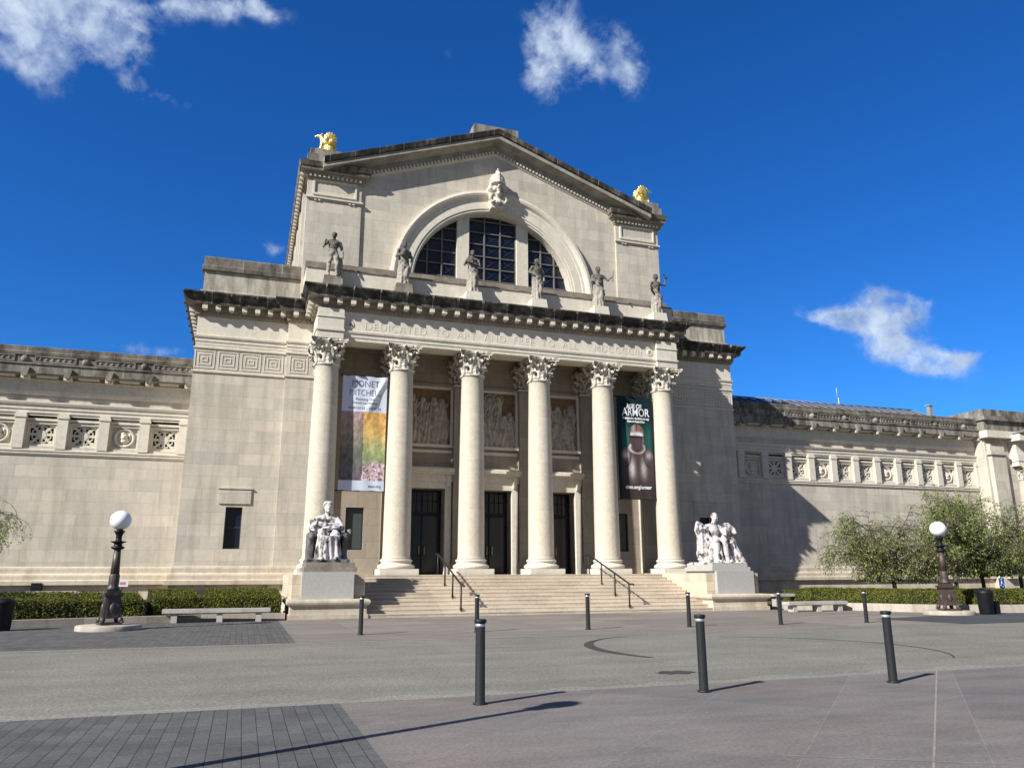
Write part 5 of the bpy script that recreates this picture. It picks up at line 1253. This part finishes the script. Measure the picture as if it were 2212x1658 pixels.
hedge('long clipped hedge running right from the right bench behind the bin', [(12.3, -5.9), (13.4, -7.2), (14.1, -8.4), (14.9, -9.9), (15.9, -10.8), (17.4, -11.6), (19.6, -12.4), (24, -13.4), (27, -14)], 1.6, .3, .84, 3, 66000, .08)
# bins
def bin_(lab, loc, w):
    t = thing('litter_bin', lab, 'bin', loc, 'black litter bins beside the lamps')
    b = MB(); b.lathe(0, 0, [(w*.8, 0), (w*.86, .05), (w, .78), (w*1.02, .8)], 24); b.build('body', 'dark', t)
    b = MB(); b.lathe(0, 0, [(w*1.06, .8), (w*1.08, .84), (w*1.0, .9), (w*.7, .95), (.02, .97)], 24, caps=False); b.build('lid', 'dark', t); return t
bin_('black round litter bin right of the rusty lamp', (15.75, -12.75, 0), .3)
t = bin_('black litter bin with a white bag at its rim, beside the left hedge', (-19.05, -8.75, 0), .33)
b = MB(); b.ball((-.2, -.3, .72), (.13, .1, .13), 10); b.ball((-.28, -.28, .62), (.1, .08, .12), 8); tag(fused_obj('plastic_bag', b, 'signwhite', None, .02, 1, .03, .06), 'white plastic bag hanging over the rim of the left bin', 'bag').location = (-19.05, -8.75, 0)
b = MB(); b.box(-.13, .13, -.13, .13, 0, .45); b.box(-.15, .15, -.15, .15, .45, .5); tag(b.build('utility_box', 'dark', None, (16.2, -12.75, 0)), 'small black box standing right of the right litter bin', 'box')
# signs
t = thing('parking_sign', 'small blue accessible parking sign on a post behind the right hedge', 'sign', (23.4, -7.2, 0))
b = MB(); b.tube([(0, .03, 0), (0, .03, 1.4)], .025, 6); b.build('post', 'silver', t)
b = MB(); b.box(-.17, .17, -.012, .01, .78, 1.34); b.build('plate', 'blue', t)
b = MB(); b.tube([(.09*math.cos(R(a)), -.018, 1.0+.09*math.sin(R(a))) for a in range(100, 400, 20)], .016, 5); b.tube([(-.03, -.018, 1.2), (-.01, -.018, 1.06), (.07, -.018, 1.04), (.1, -.018, .93)], .016, 5); b.ball((-.03, -.018, 1.26), (.03, .01, .03), 8); b.build('wheelchair_symbol', 'signwhite', t)
t = thing('notice_sign', 'small white and pink notice board behind the left lamp, low in front of the wall', 'sign', (-17.2, 2.0, 0))
b = MB(); b.tube([(0, .03, 0), (0, .03, 1.3)], .03, 6); b.build('post', 'dark', t)
b = MB(); b.box(-.24, .24, -.012, .012, 1.14, 1.42); b.build('plate', 'signwhite', t); b = MB(); b.box(-.1, .14, -.016, -.011, 1.22, 1.34); b.build('notice_print', 'pinkpaint', t)
# ------------------------------------------------------------------ trees
def weeping_tree(lab, loc, seed, h, spread, nb, dens, droop=1.0, upright=0.0, leafs=.056, zmin=1.2):
    rr = random.Random(seed); t = thing('weeping_tree', lab, 'tree', loc, 'small weeping trees in the planting beds')
    w = MB(); lf = MB(); tips = []
    hf = h*.34; base = Vector((0, 0, 0)); top = Vector((rr.uniform(-.15, .15), rr.uniform(-.1, .1), hf))
    w.tube([base, base.lerp(top, .5)+Vector((rr.uniform(-.05, .05), 0, 0)), top], [.12, .1, .085], 8)
    def leafs_at(p, n, sp):
        for _ in range(n):
            q = p+Vector((rr.gauss(0, sp), rr.gauss(0, sp), rr.gauss(0, sp*.8))); nm = Vector((rr.gauss(0, 1), rr.gauss(0, 1), rr.gauss(.4, 1))).normalized()
            a = nm.cross(Vector((rr.gauss(0, .5), rr.gauss(0, .5), 1))).normalized(); e = nm.cross(a); s = leafs*rr.uniform(.6, 1.25)
            lf.add([q-e*s, q+a*s*.55, q+e*s, q-a*s*.55], [(0, 1, 2, 3)])
    def twig(p, d, L, r, depth):
        pts = [p]; q = p.copy(); v = d.normalized(); n = 7
        for i in range(n):
            v = (v+Vector((rr.gauss(0, .12), rr.gauss(0, .12), rr.gauss(0, .06)-droop*(.30 if depth > 1 else .14)+upright*.1))).normalized(); q = q+v*L/n; 
            if q.z < zmin: q.z = zmin+rr.random()*.7
            pts.append(q.copy())
        w.tube(pts, [r*(1-.8*i/n) for i in range(n+1)], 5 if depth < 2 else 3, caps=False)
        if depth < 2:
            for i in range(1, n+1):
                k = 3 if depth == 1 else 2
                for _ in range(k):
                    s = Vector((rr.gauss(0, 1), rr.gauss(0, 1), rr.gauss(.1+.5*upright, .5))).normalized(); twig(pts[i], (v*.7+s).normalized(), L*rr.uniform(.4, .62), r*.45, depth+1)
        else:
            den = dens*(1 if rr.random() < .75 else .15)
            for i in range(2, n+1):
                m = den*(.5+.7*i/n); leafs_at(pts[i], int(m)+(rr.random() < m % 1), .055)
    for i in range(nb):
        a = 2*PI*i/nb+rr.uniform(-.3, .3); up = rr.uniform(.9, 1.6)+upright
        twig(top+Vector((0, 0, rr.uniform(-.15, .1))), Vector((math.cos(a)*spread/2.2, math.sin(a)*spread/2.6, up)), h*rr.uniform(.55, .7), .06, 0)
    w.build('trunk', 'bark', t, recalc=False); lf.build('crown', 'leaf', t, recalc=False); return t
weeping_tree('sparse weeping tree with bare drooping twigs, leftmost of the trees right of the steps', (17.3, -6.6, 0), 12, 4.5, 2.1, 8, 1.05, .85, .1, zmin=1.15)
weeping_tree('tallest and densest green tree directly behind the rusty lamp', (21.3, -6.4, 0), 23, 4.3, 1.4, 7, 1.5, .55, .65, zmin=1.5)
weeping_tree('green tree left of the blue parking sign, behind the right bin', (23.6, -6.0, 0), 35, 3.9, 1.8, 7, 1.15, .85, .2, zmin=1.4)
weeping_tree('thin tree right of the blue parking sign, with open sparse crown', (26.2, -6.0, 0), 47, 4.4, 1.8, 7, 1.0, .85, .3, zmin=1.5)
weeping_tree('weeping tree reaching into the left edge of the photo, above the left hedge', (-24.3, -4.6, 0), 53, 5.3, 2.2, 8, 1.7, 1.0, .1, zmin=1.9)
